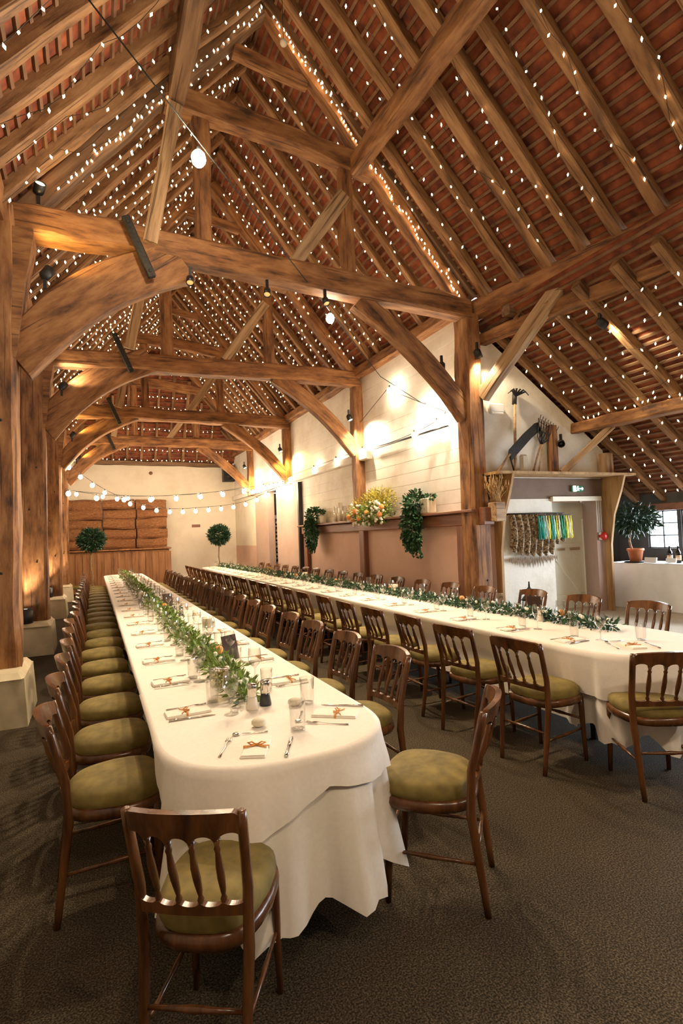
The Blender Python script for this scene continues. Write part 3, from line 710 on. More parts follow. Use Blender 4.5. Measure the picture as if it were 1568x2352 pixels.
ivy(11.75, 'trailing ivy spilling from a cream pot on the ledge, left of the flowers', .40, .72)
# flower arrangement
t = thing_root('flower_arrangement', (4.78, 8.95, 1.88), 'large yellow and white flower arrangement in the middle of the wall ledge', 'flowers')
b = MB(); cloud(b, (-.10, 0, .10), (.22, .85, .20), 900, .07, .035, shell=.3); b.build('green_leaves', M['leaf'], t)
b = MB(); cloud(b, (-.02, -.12, .32), (.18, .62, .24), 1300, .065, .022, shell=.2); cloud(b, (-.08, .6, .2), (.14, .35, .2), 300, .06, .02, shell=.2); b.build('yellow_sprays', M['leaf_yellow'], t)
b = MB(); b2 = MB()
for k in range(90):
    p = Vector((-.20 + U(-.08, .06), U(-.65, .7), U(-.12, .3))); b.ball(p, U(.018, .032), 6)
b.build('white_blooms', M['petal_white'], t)['kind'] = 'stuff'
for k in range(9): MB().ball((-.26 + U(-.03, .03), U(-.8, .6), U(-.02, .2)), .05, 8).build('orange_rose', M['petal_orange'], t)
b = MB(); b.box((0, 0, .03), (.2, .7, .08), bev=.01); b.build('trough', M['cream_pot'], t)
# candle jars on ledge
for k, (yy, h, r) in enumerate(((10.35, .32, .045), (10.55, .40, .045), (10.8, .34, .045), (12.55, .30, .06))):
    t = thing_root('candle_vase', (4.80, yy, 1.88), ['shorter glass candle cylinder just left of the flowers on the ledge', 'tallest glass candle cylinder on the ledge', 'glass candle cylinder nearest the left ivy pot on the ledge', 'white patterned glass jar at the far end of the ledge'][k], 'candle vase', 'glass cylinders on the ledge')
    MB().lathe([(r, 0), (r, h)], n=16).build('glass_cylinder', M['glass'], t)
    MB().lathe([(r * .6, .01), (r * .6, h * .6), (0, h * .61)], n=12).build('candle', M['candle'], t)

# wine rack in gap
t = thing_root('wine_rack', (5.36, 16.42, 0), 'tall white wine rack seen through the gap beside the sliding door', 'rack')
b = MB()
for xx in (-.23, .23): b.box((xx, 0, 1.15), (.03, .24, 2.3))
b.box((0, .11, 1.15), (.46, .02, 2.3))
for k in range(9): b.box((0, 0, .2 + k * .25), (.46, .24, .02))
b.build('rack_frame', M['white_plastic'], t)
proto = None
for k in range(8):
    for q in range(3):
        if proto is None:
            proto = empty('wine_bottle', (0, 0, 0)); b = MB(); b.lathe([(.036, 0), (.037, .14), (.014, .18), (.014, .22)], n=10); b.build('glass_body', M['bottle'], proto); o = proto
            MB().lathe([(.0375, .06), (.0375, .13)], n=10).build('paper_label', M['cream_pot'], proto)
        else: o = copy_tree(proto)
        o.location = (5.22 + q * .13, 16.38 + U(-.02, .02), .213 + k * .25); o.rotation_euler = (0, 0, U(0, 6))
        tag(o, 'dark wine bottle in the white rack in the doorway gap, shelf: %s' % ['lowest', 'second', 'third', 'fourth', 'fifth', 'sixth', 'seventh', 'eighth'][k] + ', ' + ['left', 'middle', 'right'][q], 'bottle', 'bottles in the wine rack shelf %s' % ['one', 'two', 'three', 'four', 'five', 'six', 'seven', 'eight'][k])

# ------------------------------------------------------------------ back wall things
bw = 1.04; k = 0
cnames = ['bottom', 'second', 'third', 'fourth', 'top']
for r_ in range(5):
    for c_ in range(3):
        b = MB(); w_, h_ = bw, .345; n1 = 14; 
        vs = []
        q = MB(); q.box((0, 0, 0), (w_ - .01, .5, h_ - .005), bev=.05)
        # displace a subdivided shell for a ragged bale
        m2 = beam_mesh(w_ - .05, .46, h_ - .02, seg=26, jit=.06, chamfer=.22)
        for _ in range(260):
            fx = U(-w_ / 2, w_ / 2); fz = U(-h_ / 2, h_ / 2); dd = Vector((U(-1, 1), U(-.5, -.1), U(-.5, .5)))
            m2.leaf(Vector((fx, -.25, fz)), dd, Vector((0, 0, 1)), U(.06, .14), .006)
        o = m2.build('straw_bale', M['straw'])
        o.location = (-.74 + c_ * bw + (.03 if r_ % 2 else 0), YB - .34, 1.40 + .17 + r_ * .337)
        tag(o, 'straw bale in the %s course of the stack, %s one' % (cnames[r_], ['left', 'middle', 'right'][c_]), 'straw bale', 'straw bales on the back counter')
t = thing_root('panelled_counter', (.83, YB - .4, 0), 'wooden panelled counter below the straw bales at the back wall', 'counter')
b = MB(); b.box((0, .05, .67), (3.1, .7, 1.34)); 
for k in range(15): b.box((-1.5 + k * .215, -.31, .66), (.195, .02, 1.22), bev=.004)
b.build('panels', M['panel_wood'], t)
MB().box((0, .0, 1.375), (3.22, .84, .05), bev=.01).build('counter_top', M['panel_wood'], t)
t = thing_root('loudspeaker', (4.60, YB - .35, 3.72), 'black loudspeaker hung high in the back right corner', 'loudspeaker')
MB().box((0, 0, .28), (.42, .32, .56), bev=.02).build('cabinet', M['black'], t); MB().tube([(0, -.165, .2), (0, -.17, .2)], .13, 18).build('cone', M['iron'], t)
MB().box((0, .0, .58), (.1, .1, .12)).build('bracket', M['black'], t)
b = MB(); b.box((3.43, YB - .01, 2.13), (.30, .03, .10), bev=.003); tag(b.build('air_vent', M['brown_paint']), 'small brown air vent on the cream back wall', 'vent')
b = MB(); b.tube([(1.9, YB, 4.05), (1.9, YB - .04, 4.05)], .06, 12); tag(b.build('tie_plate', M['brown_paint']), 'small round brown iron plate high on the back wall', 'plate')
t = thing_root('low_bench', (-.45, 18.9, 0), 'low dark bench seat at the far left end of the room', 'bench')
MB().box((0, 0, .28), (.9, .5, .10), bev=.03).build('seat', M['seat'], t)
for sx in (-1, 1): MB().box((sx * .38, 0, .115), (.06, .42, .23)).build('leg', M['chair_wood'], t)

# ------------------------------------------------------------------ bar at right
t = thing_root('bar_table', (8.05, 5.85, .25), 'bar table covered to the floor with white cloth on the right', 'table')
ring = []
b = MB()
pts = []
def barxy(s):  # outline corners: near-left, far-left ...
    P = [(7.98, 4.2), (7.80, 6.45), (8.45, 6.5), (8.55, 4.2)]
    s = s % 4; i_ = int(s); f_ = s - i_; a_, c_ = P[i_], P[(i_ + 1) % 4]; return Vector((a_[0] + (c_[0] - a_[0]) * f_, a_[1] + (c_[1] - a_[1]) * f_, 0))
nn = 120; cen = Vector((8.2, 5.3, 0))
vs = []
for lv, z_ in enumerate((.72, .70, .35, .0)):
    for k in range(nn):
        p = barxy(4 * k / nn); d = (p - cen).normalized()
        a_ = (0, .0, .012, .025)[lv] * sin(k * 1.1) + (0, .005, .012, .02)[lv]
        p = p + d * a_; vs.append(p - Vector(t.location) + Vector((0, 0, z_ + .25)))
fs = [(i_ * nn + j, i_ * nn + (j + 1) % nn, (i_ + 1) * nn + (j + 1) % nn, (i_ + 1) * nn + j) for i_ in range(3) for j in range(nn)] + [tuple(range(nn))]
b.add(vs, fs, 0, True); b.build('table_cover', M['bar_cloth'], t)
BT = .97
t = thing_root('potted_fig', (7.98, 6.08, BT), 'bushy potted fig tree in a terracotta pot on the bar table', 'potted plant')
MB().lathe([(.17, 0), (.17, .015), (.15, .02)], n=16).build('saucer', M['black'], t)
MB().lathe([(.085, .02), (.115, .19), (.128, .19), (.128, .225), (.11, .225), (.10, .2), (0, .2)], n=20).build('terracotta_pot', M['terracotta'], t)
b = MB(); b.tube([(-.05, .02, .2), (-.10, .02, .35), (-.06, .02, .5), (-.02, 0, .62)], [.018, .018, .015, .012], 8); b.build('trunk', M['stem'], t)
b = MB(); cloud(b, (0, 0, .70), (.38, .36, .26), 900, .11, .035, shell=.2, droop=.4); b.build('leaves', M['leaf_bay'], t)
t = None
for k in range(4):
    if t is None:
        t = empty('drink_bottle'); t0_ = t
        b = MB(); b.lathe([(.036, 0), (.038, .01), (.038, .15), (.030, .175), (.015, .20), (.014, .245), (.016, .25), (.016, .262)], n=16); b.build('glass_body', M['bottle'], t)
        MB().lathe([(.039, .045), (.039, .12)], n=16).build('paper_label', M['label'], t)
    else: t = copy_tree(t0_)
    t.location = ((8.12, 8.12, 8.13, 8.13)[k], 5.60 - k * .135, BT)
    tag(t, '%s dark drink bottle with a cream label on the bar table' % ['leftmost', 'second from left', 'third from left', 'rightmost'][k], 'bottle', 'bottles on the bar')
for k, (x_, y_) in enumerate(((7.95, 5.80), (8.0, 5.50))):
    b = MB(); b.box((x_, y_, BT + .045), (.03, .2 - .04 * k, .085 - k * .02), bev=.003, rot=Matrix.Rotation(radians(12), 3, 'Y')); tag(b.build('price_card', M['white_plastic']), ['white tent card between the fig pot and the bottles on the bar', 'low white card in front of the bottles on the bar'][k], 'card')

# ------------------------------------------------------------------ chair
def rz(z):  # rear post y as function of z
    pts = [(0, -.235), (.42, -.185), (.6, -.195), (.865, -.262)]
    for (z0, y0), (z1, y1) in zip(pts, pts[1:]):
        if z <= z1: 
            t_ = (z - z0) / (z1 - z0); return y0 + (y1 - y0) * t_
    return pts[-1][1]
def hw(z): return .178 + .03 * (z / .865)
def back_y(u, z): return rz(z) - .050 * (1 - (u / .205) ** 2) * min(1, max(0, (z - .4) / .3))
def railplate(zb, zt, th, n=48, w=None):
    b = MB(); vs = []; m_ = 5
    for side in (0, 1):
        for i_ in range(n + 1):
            s_ = -1 + 2 * i_ / n
            a_, c_ = zb(s_), zt(s_)
            for j in range(m_):
                z = a_ + (c_ - a_) * j / (m_ - 1); u = s_ * hw(z); vs.append(Vector((u, back_y(u, z) + (th / 2 if side else -th / 2), z)))
    S = (n + 1) * m_; fs = []
    for i_ in range(n):
        for j in range(m_ - 1):
            a_ = i_ * m_ + j; fs.append((a_, a_ + m_, a_ + m_ + 1, a_ + 1)); q = a_ + S; fs.append((q, q + 1, q + m_ + 1, q + m_))
        fs.append((i_ * m_, i_ * m_ + S, (i_ + 1) * m_ + S, (i_ + 1) * m_)); k_ = i_ * m_ + m_ - 1; fs.append((k_, k_ + m_, k_ + m_ + S, k_ + S))
    for k_ in (0, n):
        for j in range(m_ - 1):
            a_ = k_ * m_ + j; fs.append((a_, a_ + 1, a_ + 1 + S, a_ + S) if k_ == 0 else (a_, a_ + S, a_ + 1 + S, a_ + 1))
    b.add(vs, fs, 0, False); return b
SP = [-.6, -.2, .2, .6]
def arch(s_):   # 5 arches between posts and 4 spindles
    k_ = (s_ + 1) / .4; f_ = k_ - floor(k_); return .8 * max(0., 1 - (abs(2 * f_ - 1)) ** 2.2) ** .5
def seat_outline(n, g=0.):
    pts = []
    for k_ in range(n):
        a_ = 2 * pi * k_ / n; c_, s_ = cos(a_), sin(a_)
        e = .62; x_ = abs(c_) ** e * (1 if c_ > 0 else -1); y_ = abs(s_) ** e * (1 if s_ > 0 else -1)
        w = (.215 if y_ > 0 else .215 - .035 * (-y_)) + g
        pts.append((x_ * w, .012 + y_ * (.205 + g)))
    return pts
def make_chair():
    r_ = empty('banquet_chair')
    n = 28
    b = MB(); vs = []; prof = [(-.010, .452), (.000, .472), (-.004, .500), (-.026, .520), (-.075, .531), (-.14, .536)]
    for g, z in prof: vs += [Vector((x, y, z)) for x, y in seat_outline(n, g)]
    L = len(prof); fs = [(i_ * n + j, i_ * n + (j + 1) % n, (i_ + 1) * n + (j + 1) % n, (i_ + 1) * n + j) for i_ in range(L - 1) for j in range(n)] + [tuple((L - 1) * n + j for j in range(n))]
    b.add(vs, fs, 0, True); b.build('seat_cushion', M['seat'], r_)
    b = MB(); vs = []; prof = [(-.02, .405), (.002, .408), (.010, .43), (.006, .452), (-.015, .458)]
    for g, z in prof: vs += [Vector((x, y, z)) for x, y in seat_outline(n, g)]
    L = len(prof); fs = [(i_ * n + j, i_ * n + (j + 1) % n, (i_ + 1) * n + (j + 1) % n, (i_ + 1) * n + j) for i_ in range(L - 1) for j in range(n)] + [tuple((L - 1) * n + j for j in range(n)), tuple(range(n))[::-1]]
    b.add(vs, fs, 0, True); b.build('seat_frame', M['chair_wood'], r_)
    for sx in (-1, 1):
        b = MB(); zz = [0, .1, .25, .42, .5, .6, .7, .80, .845]
        b.tube([(sx * hw(z), rz(z), z) for z in zz], [.013, .015, .017, .019, .018, .0175, .0165, .016, .014], 8, square=True); b.build('rear_leg', M['chair_wood'], r_)
        b = MB(); b.tube([(sx * .178, .165, .43), (sx * .18, .17, .36), (sx * .182, .175, .2), (sx * .186, .185, 0)], [.019, .018, .016, .012], 8, square=True); b.build('front_leg', M['chair_wood'], r_)
        b = MB(); b.tube([(sx * .182, .173, .22), (sx * .181, .05, .217), (sx * .18, .0, .215), (sx * .18, -.05, .213), (sx * .18, rz(.2), .21)], [.007, .009, .012, .009, .007], 8); b.build('stretcher', M['chair_wood'], r_)
    for yy, z in ((.175, .28), (rz(.26), .26)):
        b = MB(); b.tube([(-.18, yy, z), (-.05, yy, z), (0, yy, z), (.05, yy, z), (.18, yy, z)], [.007, .009, .012, .009, .007], 8); b.build('stretcher', M['chair_wood'], r_)
    railplate(lambda s: .758 + .044 * arch(s), lambda s: .848 + .018 * (1 - s * s) - (.022 * max(0, (abs(s) - .88) / .12) ** 2), .026).build('top_rail', M['chair_wood'], r_)
    railplate(lambda s: .528 + .006 * (1 - s * s), lambda s: .578 - .020 * arch(s), .022).build('lower_rail', M['chair_wood'], r_)
    for s_ in SP:
        b = MB(); P_ = []; rr = []
        for z, q in ((.560, .007), (.580, .012), (.592, .007), (.605, .010), (.65, .0135), (.69, .013), (.735, .009), (.747, .012), (.756, .008), (.775, .013)):
            u = s_ * hw(z); P_.append((u, back_y(u, z), z)); rr.append(q)
        b.tube(P_, rr, 8); b.build('spindle', M['chair_wood'], r_)
    return r_
def simple_chair():
    """one-mesh copy for chairs too distant to show their parts"""
    src = chair0; mb = MB()
    for ch in src.children:
        mi = 1 if ch.name.startswith('seat_cushion') else 0
        me = ch.data; mb.add([v.co for v in me.vertices], [tuple(p.vertices) for p in me.polygons], mi, True)
    return mb.build('banquet_chair', [M['chair_wood'], M['seat']])
chair0 = make_chair(); used = [False]
far0 = simple_chair(); usedf = [False]
def place_chair(x, y, ang, lab, grp, z=0, sx=1., far=False):
    if far:
        o = far0 if not usedf[0] else copy_tree(far0); usedf[0] = True
    else:
        o = chair0 if not used[0] else copy_tree(chair0); used[0] = True
    o.location = (x, y, z); o.rotation_euler = (0, 0, ang); o.scale = (sx, 1, 1)
    tag(o, lab, 'chair', grp); return o
def facing(dx, dy): return math.atan2(-dx, dy)
# individual end chairs
place_chair(.345, 1.84, facing(.51, .86), 'dark wooden spindle-back chair with olive seat, closest to the viewer at the left table end', 'end chairs', sx=.82)
place_chair(1.40, 2.17, facing(-.74, .67), 'spindle-back chair with olive seat pulled out at the right of the left table end', 'end chairs')
place_chair(3.12, 2.34, facing(.45, .89), 'dark spindle-back chair seen from behind at the near end of the right table', 'end chairs')
def j(): return U(-.02, .02)
LY = [2.82 + .655 * i for i in range(20)]
for i, yy in enumerate(LY):
    place_chair(.055 + j(), yy + j(), facing(1, j()), 'spindle-back chair, outer left of left table, ' + nth(i), 'left table outer chairs', far=i > 12)
RY = [3.08 + .655 * i for i in range(19)]
for i, yy in enumerate(RY):
    place_chair(1.46 + j(), yy + j(), facing(-1, j()), 'spindle-back chair, inner right of left table, ' + nth(i), 'left table inner chairs', far=i > 12)
ML = [2.95 + .655 * i for i in range(22)]
for i, yy in enumerate(ML):
    place_chair(2.80 + (.0 if i else .03) + j(), yy + j(), facing(1, (0.12 if i < 2 else j())), 'spindle-back chair, inner left of right table, ' + nth(i), 'right table inner chairs', far=i > 13)
MR = [3.5 + .73 * i for i in range(18)]
for i, yy in enumerate(MR):
    xo = 4.46 if i < 3 else 4.33
    place_chair(xo + j(), yy + j(), facing(-1, j()), 'spindle-back chair, wall side of right table, ' + nth(i), 'right table wall side chairs', far=i > 8)

# ------------------------------------------------------------------ tables and cloths
def stadium(x0, x1, ya, yb, n_end=40, n_side=60, rsq=2.5):
    """closed outline: near rounded end at ya, far at yb"""
    cx, r_ = (x0 + x1) / 2, (x1 - x0) / 2; pts = []
    for k_ in range(n_end + 1):
        a_ = pi + pi * k_ / n_end; c_, s_ = cos(a_), sin(a_); e = 2 / rsq
        x_ = abs(c_) ** e * (1 if c_ > 0 else -1); y_ = abs(s_) ** e * (1 if s_ > 0 else -1)
        pts.append((cx + r_ * x_, ya + r_ + r_ * y_, x_ * .99, y_ * .99 if abs(s_) > 1e-6 else 0))
    for k_ in range(1, n_side): pts.append((x1, ya + r_ + (yb - ya - 2 * r_) * k_ / n_side, 1, 0))
    for k_ in range(n_end + 1):
        a_ = pi * k_ / n_end; c_, s_ = cos(a_), sin(a_); e = 2 / rsq
        x_ = abs(c_) ** e * (1 if c_ > 0 else -1); y_ = abs(s_) ** e * (1 if s_ > 0 else -1)
        pts.append((cx + r_ * x_, yb - r_ + r_ * y_, x_ * .99, y_ * .99))
    for k_ in range(1, n_side): pts.append((x0, yb - r_ - (yb - ya - 2 * r_) * k_ / n_side, -1, 0))
    return pts
def resample(pts, step):
    out = []; n = len(pts); acc = 0
    for i_ in range(n):
        a_, c_ = pts[i_], pts[(i_ + 1) % n]; L = sqrt((a_[0] - c_[0]) ** 2 + (a_[1] - c_[1]) ** 2); m_ = max(1, int(L / step))
        for k_ in range(m_):
            f_ = k_ / m_; q = [a_[d] + (c_[d] - a_[d]) * f_ for d in range(4)]; l_ = sqrt(q[2] ** 2 + q[3] ** 2) or 1
            out.append((q[0], q[1], q[2] / l_, q[3] / l_, acc + L * f_))
        acc += L
    return out
def FOLD(s_, sd):
    a_ = s_ * 20 + sd + 1.1 * sin(s_ * 3.3 + sd)
    return (sin(a_) + .45 * sin(2 * a_ + .9) + .15 * sin(3 * a_)) * (1 + .35 * sin(s_ * 5.3))
def table_cloth(x0, x1, ya, yb, zt, hem, inset, foldend, sd, hemfun=None, grow=0., name='tablecloth', keep=None):
    pts = resample(stadium(x0 - grow, x1 + grow, ya - grow, yb + grow), .022)
    n = len(pts); b = MB(); vs = []; rows = 12
    ye = ya + (x1 - x0) / 2
    for lv in range(rows + 1):
        v = lv / rows
        for (x, y, nx, ny, s_) in pts:
            endw = min(1, max(0, (ye + .25 - y) / .7)) ; endw = max(endw, min(1, max(0, (y - (yb - (x1 - x0) / 2) - .1) / .6)))
            hz = hemfun(x, y, s_) if hemfun else hem + .02 * sin(s_ * 3.1 + sd) - endw * .035 * FOLD(s_, sd)
            if lv == 0: z = zt; off = -.012
            elif lv == 1: z = zt - .012; off = .004
            else:
                f_ = (lv - 1) / (rows - 1); z = zt - .012 + (hz - zt + .012) * f_
                drop = zt - z
                fold = FOLD(s_, sd)
                off = .004 + foldend * endw * (fold * .062 * (drop / .5) ** .9 + .13 * drop) + (1 - endw) * (.014 * sin(s_ * 6.5 + sd) * drop / .5 - inset * min(1, drop / .3))
            vs.append(Vector((x + nx * off, y + ny * off, z)))
    fs = [(i_ * n + k_, (i_ + 1) * n + k_, (i_ + 1) * n + (k_ + 1) % n, i_ * n + (k_ + 1) % n) for i_ in range(rows) for k_ in range(n)]
    # top cap: bridge as strips via fan between the two sides (sort into quads by y)
    cx = (x0 + x1) / 2
    top = [i_ for i_ in range(n)]
    fs.append(tuple(top))
    b.add(vs, fs, 0, True)
    for i_ in range(len(fs)): pass
    b.sm[-1] = False
    return b
TZ = .752
def table_frame(x0, x1, ya, yb, lab, name):
    t = empty('dining_table', ((x0 + x1) / 2, (ya + yb) / 2, 0), 0, lab, 'table')
    b = MB(); ps = stadium(x0 + .02, x1 - .02, ya + .02, yb - .02, 16, 2); n = len(ps)
    cx, cy = (x0 + x1) / 2, (ya + yb) / 2
    b.add([(p[0] - cx, p[1] - cy, .715) for p in ps] + [(p[0] - cx, p[1] - cy, .737) for p in ps], [tuple(range(n))[::-1], tuple(range(n, 2 * n))] + [(i_, (i_ + 1) % n, (i_ + 1) % n + n, i_ + n) for i_ in range(n)])
    b.build('tabletop', M['chair_wood'], t)
    y_ = ya + .7
    while y_ < yb - .3:
        for sx in (-1, 1):
            b = MB(); b.box((sx * .12, y_ - cy, .36), (.045, .045, .72)); b.build('leg', M['black'], t)
        y_ += 1.8
    return t
T1 = (.225, 1.20, 2.00, 16.1); T2 = (3.00, 4.05, 2.32, 17.4)
table_frame(*T1, 'long rounded-end dining table hidden under the cloth, left', 't')
table_frame(*T2, 'long rounded-end dining table hidden under the cloth, right', 't')
b = table_cloth(*T1, TZ, .21, .13, 1.0, 1.3); o = b.build('tablecloth', M['cloth']); tag(o, 'long white tablecloth covering the whole left table', 'tablecloth', 'white tablecloths')
b = table_cloth(*T2, TZ, .21, .13, .8, 2.2); o = b.build('tablecloth', M['cloth']); tag(o, 'long white tablecloth covering the whole right table', 'tablecloth', 'white tablecloths')
# square overlay cloths at the near ends, rotated so corners hang down
def overlay(T, yend, corners, lab, ang=0):
    x0, x1, ya, yb = T
    def hemf(x, y, s_):
        # hem follows the straight edge of a square cloth: drop = distance to cloth edge beyond the table edge
        z = corners(x, y); return z
    pts = [p for p in resample(stadium(x0, x1, ya, yb), .02) if p[1] < yend]
    # order: starts at left shoulder goes round near end to right
    left = [p for p in pts if p[0] < (x0 + x1) / 2]; 
    pts.sort(key=lambda p: math.atan2(p[0] - (x0 + x1) / 2, -(p[1] - (ya + .6))) if p[1] < ya + .6 else (-9 - p[1] if p[0] < (x0 + x1) / 2 else 9 + p[1]))
    n = len(pts); rows = 9; b = MB(); vs = []
    cx = (x0 + x1) / 2
    for lv in range(rows + 1):
        for (x, y, nx, ny, s_) in pts:
            hz = corners(x, y); endw = min(1, max(0, (ya + .48 + .25 - y) / .7))
            if lv == 0: z = TZ + .004; off = -.014
            else:
                f_ = (lv - 1) / (rows - 1); z = TZ - .006 + (hz - TZ + .006) * f_; drop = TZ - z
                fold = FOLD(s_, 1.3)
                off = .010 + endw * (max(-.2, fold) * .060 * (drop / .5) ** .9 + .15 * drop) + .012 * min(1, drop * 8) - (1 - endw) * (.10 * min(1, drop / .3))
            vs.append(Vector((x + nx * off, y + ny * off, z)))
    fs = [(i_ * n + k_, (i_ + 1) * n + k_, (i_ + 1) * n + k_ + 1, i_ * n + k_ + 1) for i_ in range(rows) for k_ in range(n - 1)]
    fs.append(tuple(range(n)))
    b.add(vs, fs, 0, True); b.sm[-1] = False
    return tag(b.build('overlay_cloth', M['cloth']), lab, 'tablecloth', 'overlay tablecloths')
def c1(x, y):
    # two corners: low at x~.40 front-left and low at right
    if x < .45: return .47 + .10 * min(1, max(0, (.45 - x) / .3)) + (.12 * min(1, (y - 2.3) / .5) if y > 2.3 else 0)
    if x < .80: return .47 + .17 * (x - .45) / .35
    if x < 1.08: return .64 - .06 * (x - .80) / .28
    return .58 - .05 * min(1, (y - 2.2) / .4)
overlay(T1, 3.3, c1, 'white square overlay cloth draped over the near end of the left table')
def c2(x, y):
    if x < 3.35: return .42 + .3 * min(1, max(0, (y - 2.8) / .6)) * 0 + .04 * sin(y * 3)
    return .36 + .12 * (x - 3.3)
overlay(T2, 3.4, c2, 'white square overlay cloth draped over the near end of the right table')

# ------------------------------------------------------------------ tableware
def fork_mesh(parent_name='dinner_fork'):
    b = MB(); b.tube([(0, 0, .004), (0, .05, .005), (0, .10, .006), (0, .135, .010), (0, .15, .008)], [.007, .005, .0035, .004, .010], 6, flat=.4)
    for k_ in range(4): b.tube([(-.0105 + k_ * .007, .148, .008), (-.0105 + k_ * .007, .175, .006), (-.0105 + k_ * .007, .195, .010)], [.0022, .0019, .0012], 4)
    return b
def knife_mesh():
    b = MB(); b.tube([(0, 0, .006), (0, .03, .007), (0, .10, .006)], [.008, .008, .006], 8, flat=.6)
    b.tube([(0, .10, .006), (0, .13, .006), (.002, .19, .005), (.004, .215, .004)], [.008, .009, .009, .002], 6, flat=.25); return b
def spoon_mesh():
    b = MB(); b.tube([(0, 0, .005), (0, .06, .005), (0, .11, .007)], [.007, .004, .003], 6, flat=.4); b.ball((0, .135, .007), .018, 10, sz=.35); 
    return b
def wine_mesh():
    b = MB(); b.lathe([(.033, .0), (.033, .003), (.006, .008), (.004, .02), (.004, .075), (.012, .085), (.030, .105), (.037, .13), (.035, .16), (.032, .185)], n=14); b.f.pop(); b.m.pop(); b.sm.pop()
    return b
def tumbler_mesh():
    b = MB(); b.lathe([(.028, .0), (.029, .004), (.034, .12)], n=14); b.f.pop(); b.m.pop(); b.sm.pop(); b.lathe([(.027, .004), (.027, .010)], n=12); return b
def napkin_tree():
    t = empty('folded_napkin'); b = MB(); b.box((0, 0, .004), (.10, .215, .008), bev=.003); b.box((.002, .001, .010), (.095, .21, .005), bev=.002); b.build('linen', M['napkin'], t)
    b = MB(); b.box((0, -.01, .0075), (.104, .008, .0135))
    for sg in (-1, 1):
        b.tube([(0, -.01, .017), (sg * .02, .004, .024), (sg * .036, .0, .022), (sg * .02, -.014, .019), (0, -.01, .017)], .003, 5)
        b.tube([(0, -.01, .017), (sg * .03, -.03, .016), (sg * .045, -.035, .016)], .0025, 5)
    b.ball((0, -.01, .018), .006, 6); b.build('twine_bow', M['twine'], t); return t
P0 = {}
def inst(key, maker, x, y, ang, lab, cat, grp, z=TZ + .003, s=1.):
    if key not in P0: P0[key] = maker(); o = P0[key]
    else: o = copy_tree(P0[key])
    o.location = (x, y, z); o.rotation_euler = (0, 0, ang); o.scale = (s, s, s); tag(o, lab, cat, grp); return o
mk = lambda nm, f, mat: (lambda: f().build(nm, mat))
def water_glass(): 
    return tumbler_mesh().build('tumbler', M['glass'])
def setting(x_edge, y, side, lab, i, full=True, zt=TZ + .004):
    """side +1: diner on the -X side looking +X; -1 the opposite"""
    a_ = -pi / 2 if side > 0 else pi / 2      # local +Y points into the table
    def P_(fwd, lat): return x_edge + side * fwd, y - side * lat * -1 * -1
    g = 'at the places along ' + lab
    w = nth(i)
    x_, y_ = x_edge + side * .03, y
    inst('nap', napkin_tree, x_edge + side * .16, y, a_ + U(-.06, .06), 'tied napkin, %s, %s' % (lab, w), 'napkin', 'napkins on ' + lab)
    inst('fork', mk('dinner_fork', fork_mesh, M['steel']), x_edge + side * .07, y + side * .10, a_ + U(-.1, .1), 'silver fork, %s, %s' % (lab, w), 'fork', 'forks on ' + lab)
    inst('knife', mk('dinner_knife', knife_mesh, M['steel']), x_edge + side * .06, y - side * .09, a_ + U(-.1, .1), 'silver knife, %s, %s' % (lab, w), 'knife', 'knives on ' + lab)
    inst('wine', mk('wine_glass', wine_mesh, M['glass']), x_edge + side * (.335 + U(-.02, .02)), y + side * U(-.14, -.06), 0, 'stemmed wine glass, %s, %s' % (lab, w), 'wine glass', 'wine glasses on ' + lab, s=1.08)
    if i < 14: inst('tumb', water_glass, x_edge + side * (.31 + U(-.02, .02)), y + side * U(.02, .12), 0, 'glass tumbler, %s, %s' % (lab, w), 'tumbler', 'tumblers on ' + lab)
for i, yy in enumerate(LY): setting(T1[0] + .02, yy - .03, 1, 'outer left of left table', i)
for i, yy in enumerate(RY): setting(T1[1] - .02, yy, -1, 'inner right of left table', i)
for i, yy in enumerate(ML): setting(T2[0] + .02, yy if i else yy + .05, 1, 'inner left of right table', i)
for i, yy in enumerate(MR): setting(T2[1] - .02, yy, -1, 'wall side of right table', i)
# end settings: left table front
def endset(o, ang, lab, dist=.0):
    ox, oy = o; c_, s_ = cos(ang), sin(ang)
    def W(lx, ly): return ox + lx * c_ - ly * s_, oy + lx * s_ + ly * c_
    inst('nap', napkin_tree, *W(0, .15), ang + .0, 'tied napkin at ' + lab, 'napkin', 'end place napkins')
    inst('fork', None, *W(-.13, .06), ang + .0, 'silver fork at ' + lab, 'fork', 'end place forks')
    inst('knife', None, *W(.13, .04), ang, 'silver knife at ' + lab, 'knife', 'end place knives')
    inst('spoon', mk('dessert_spoon', spoon_mesh, M['steel']), *W(.02, .32), ang + 1.75, 'silver spoon at ' + lab, 'spoon', 'end place spoons')
    inst('tumb', water_glass, *W(.15, .33), 0, 'glass tumbler at ' + lab, 'tumbler', 'end place tumblers', s=1.1)
endset((.52, 2.05), facing(.42, .90), 'the near end of left table')
endset((1.14, 2.30), facing(-.80, .60), 'the near right curve of left table, by the pulled-out chair')
endset((3.30, 2.50), facing(.45, .89), 'the near end of right table')
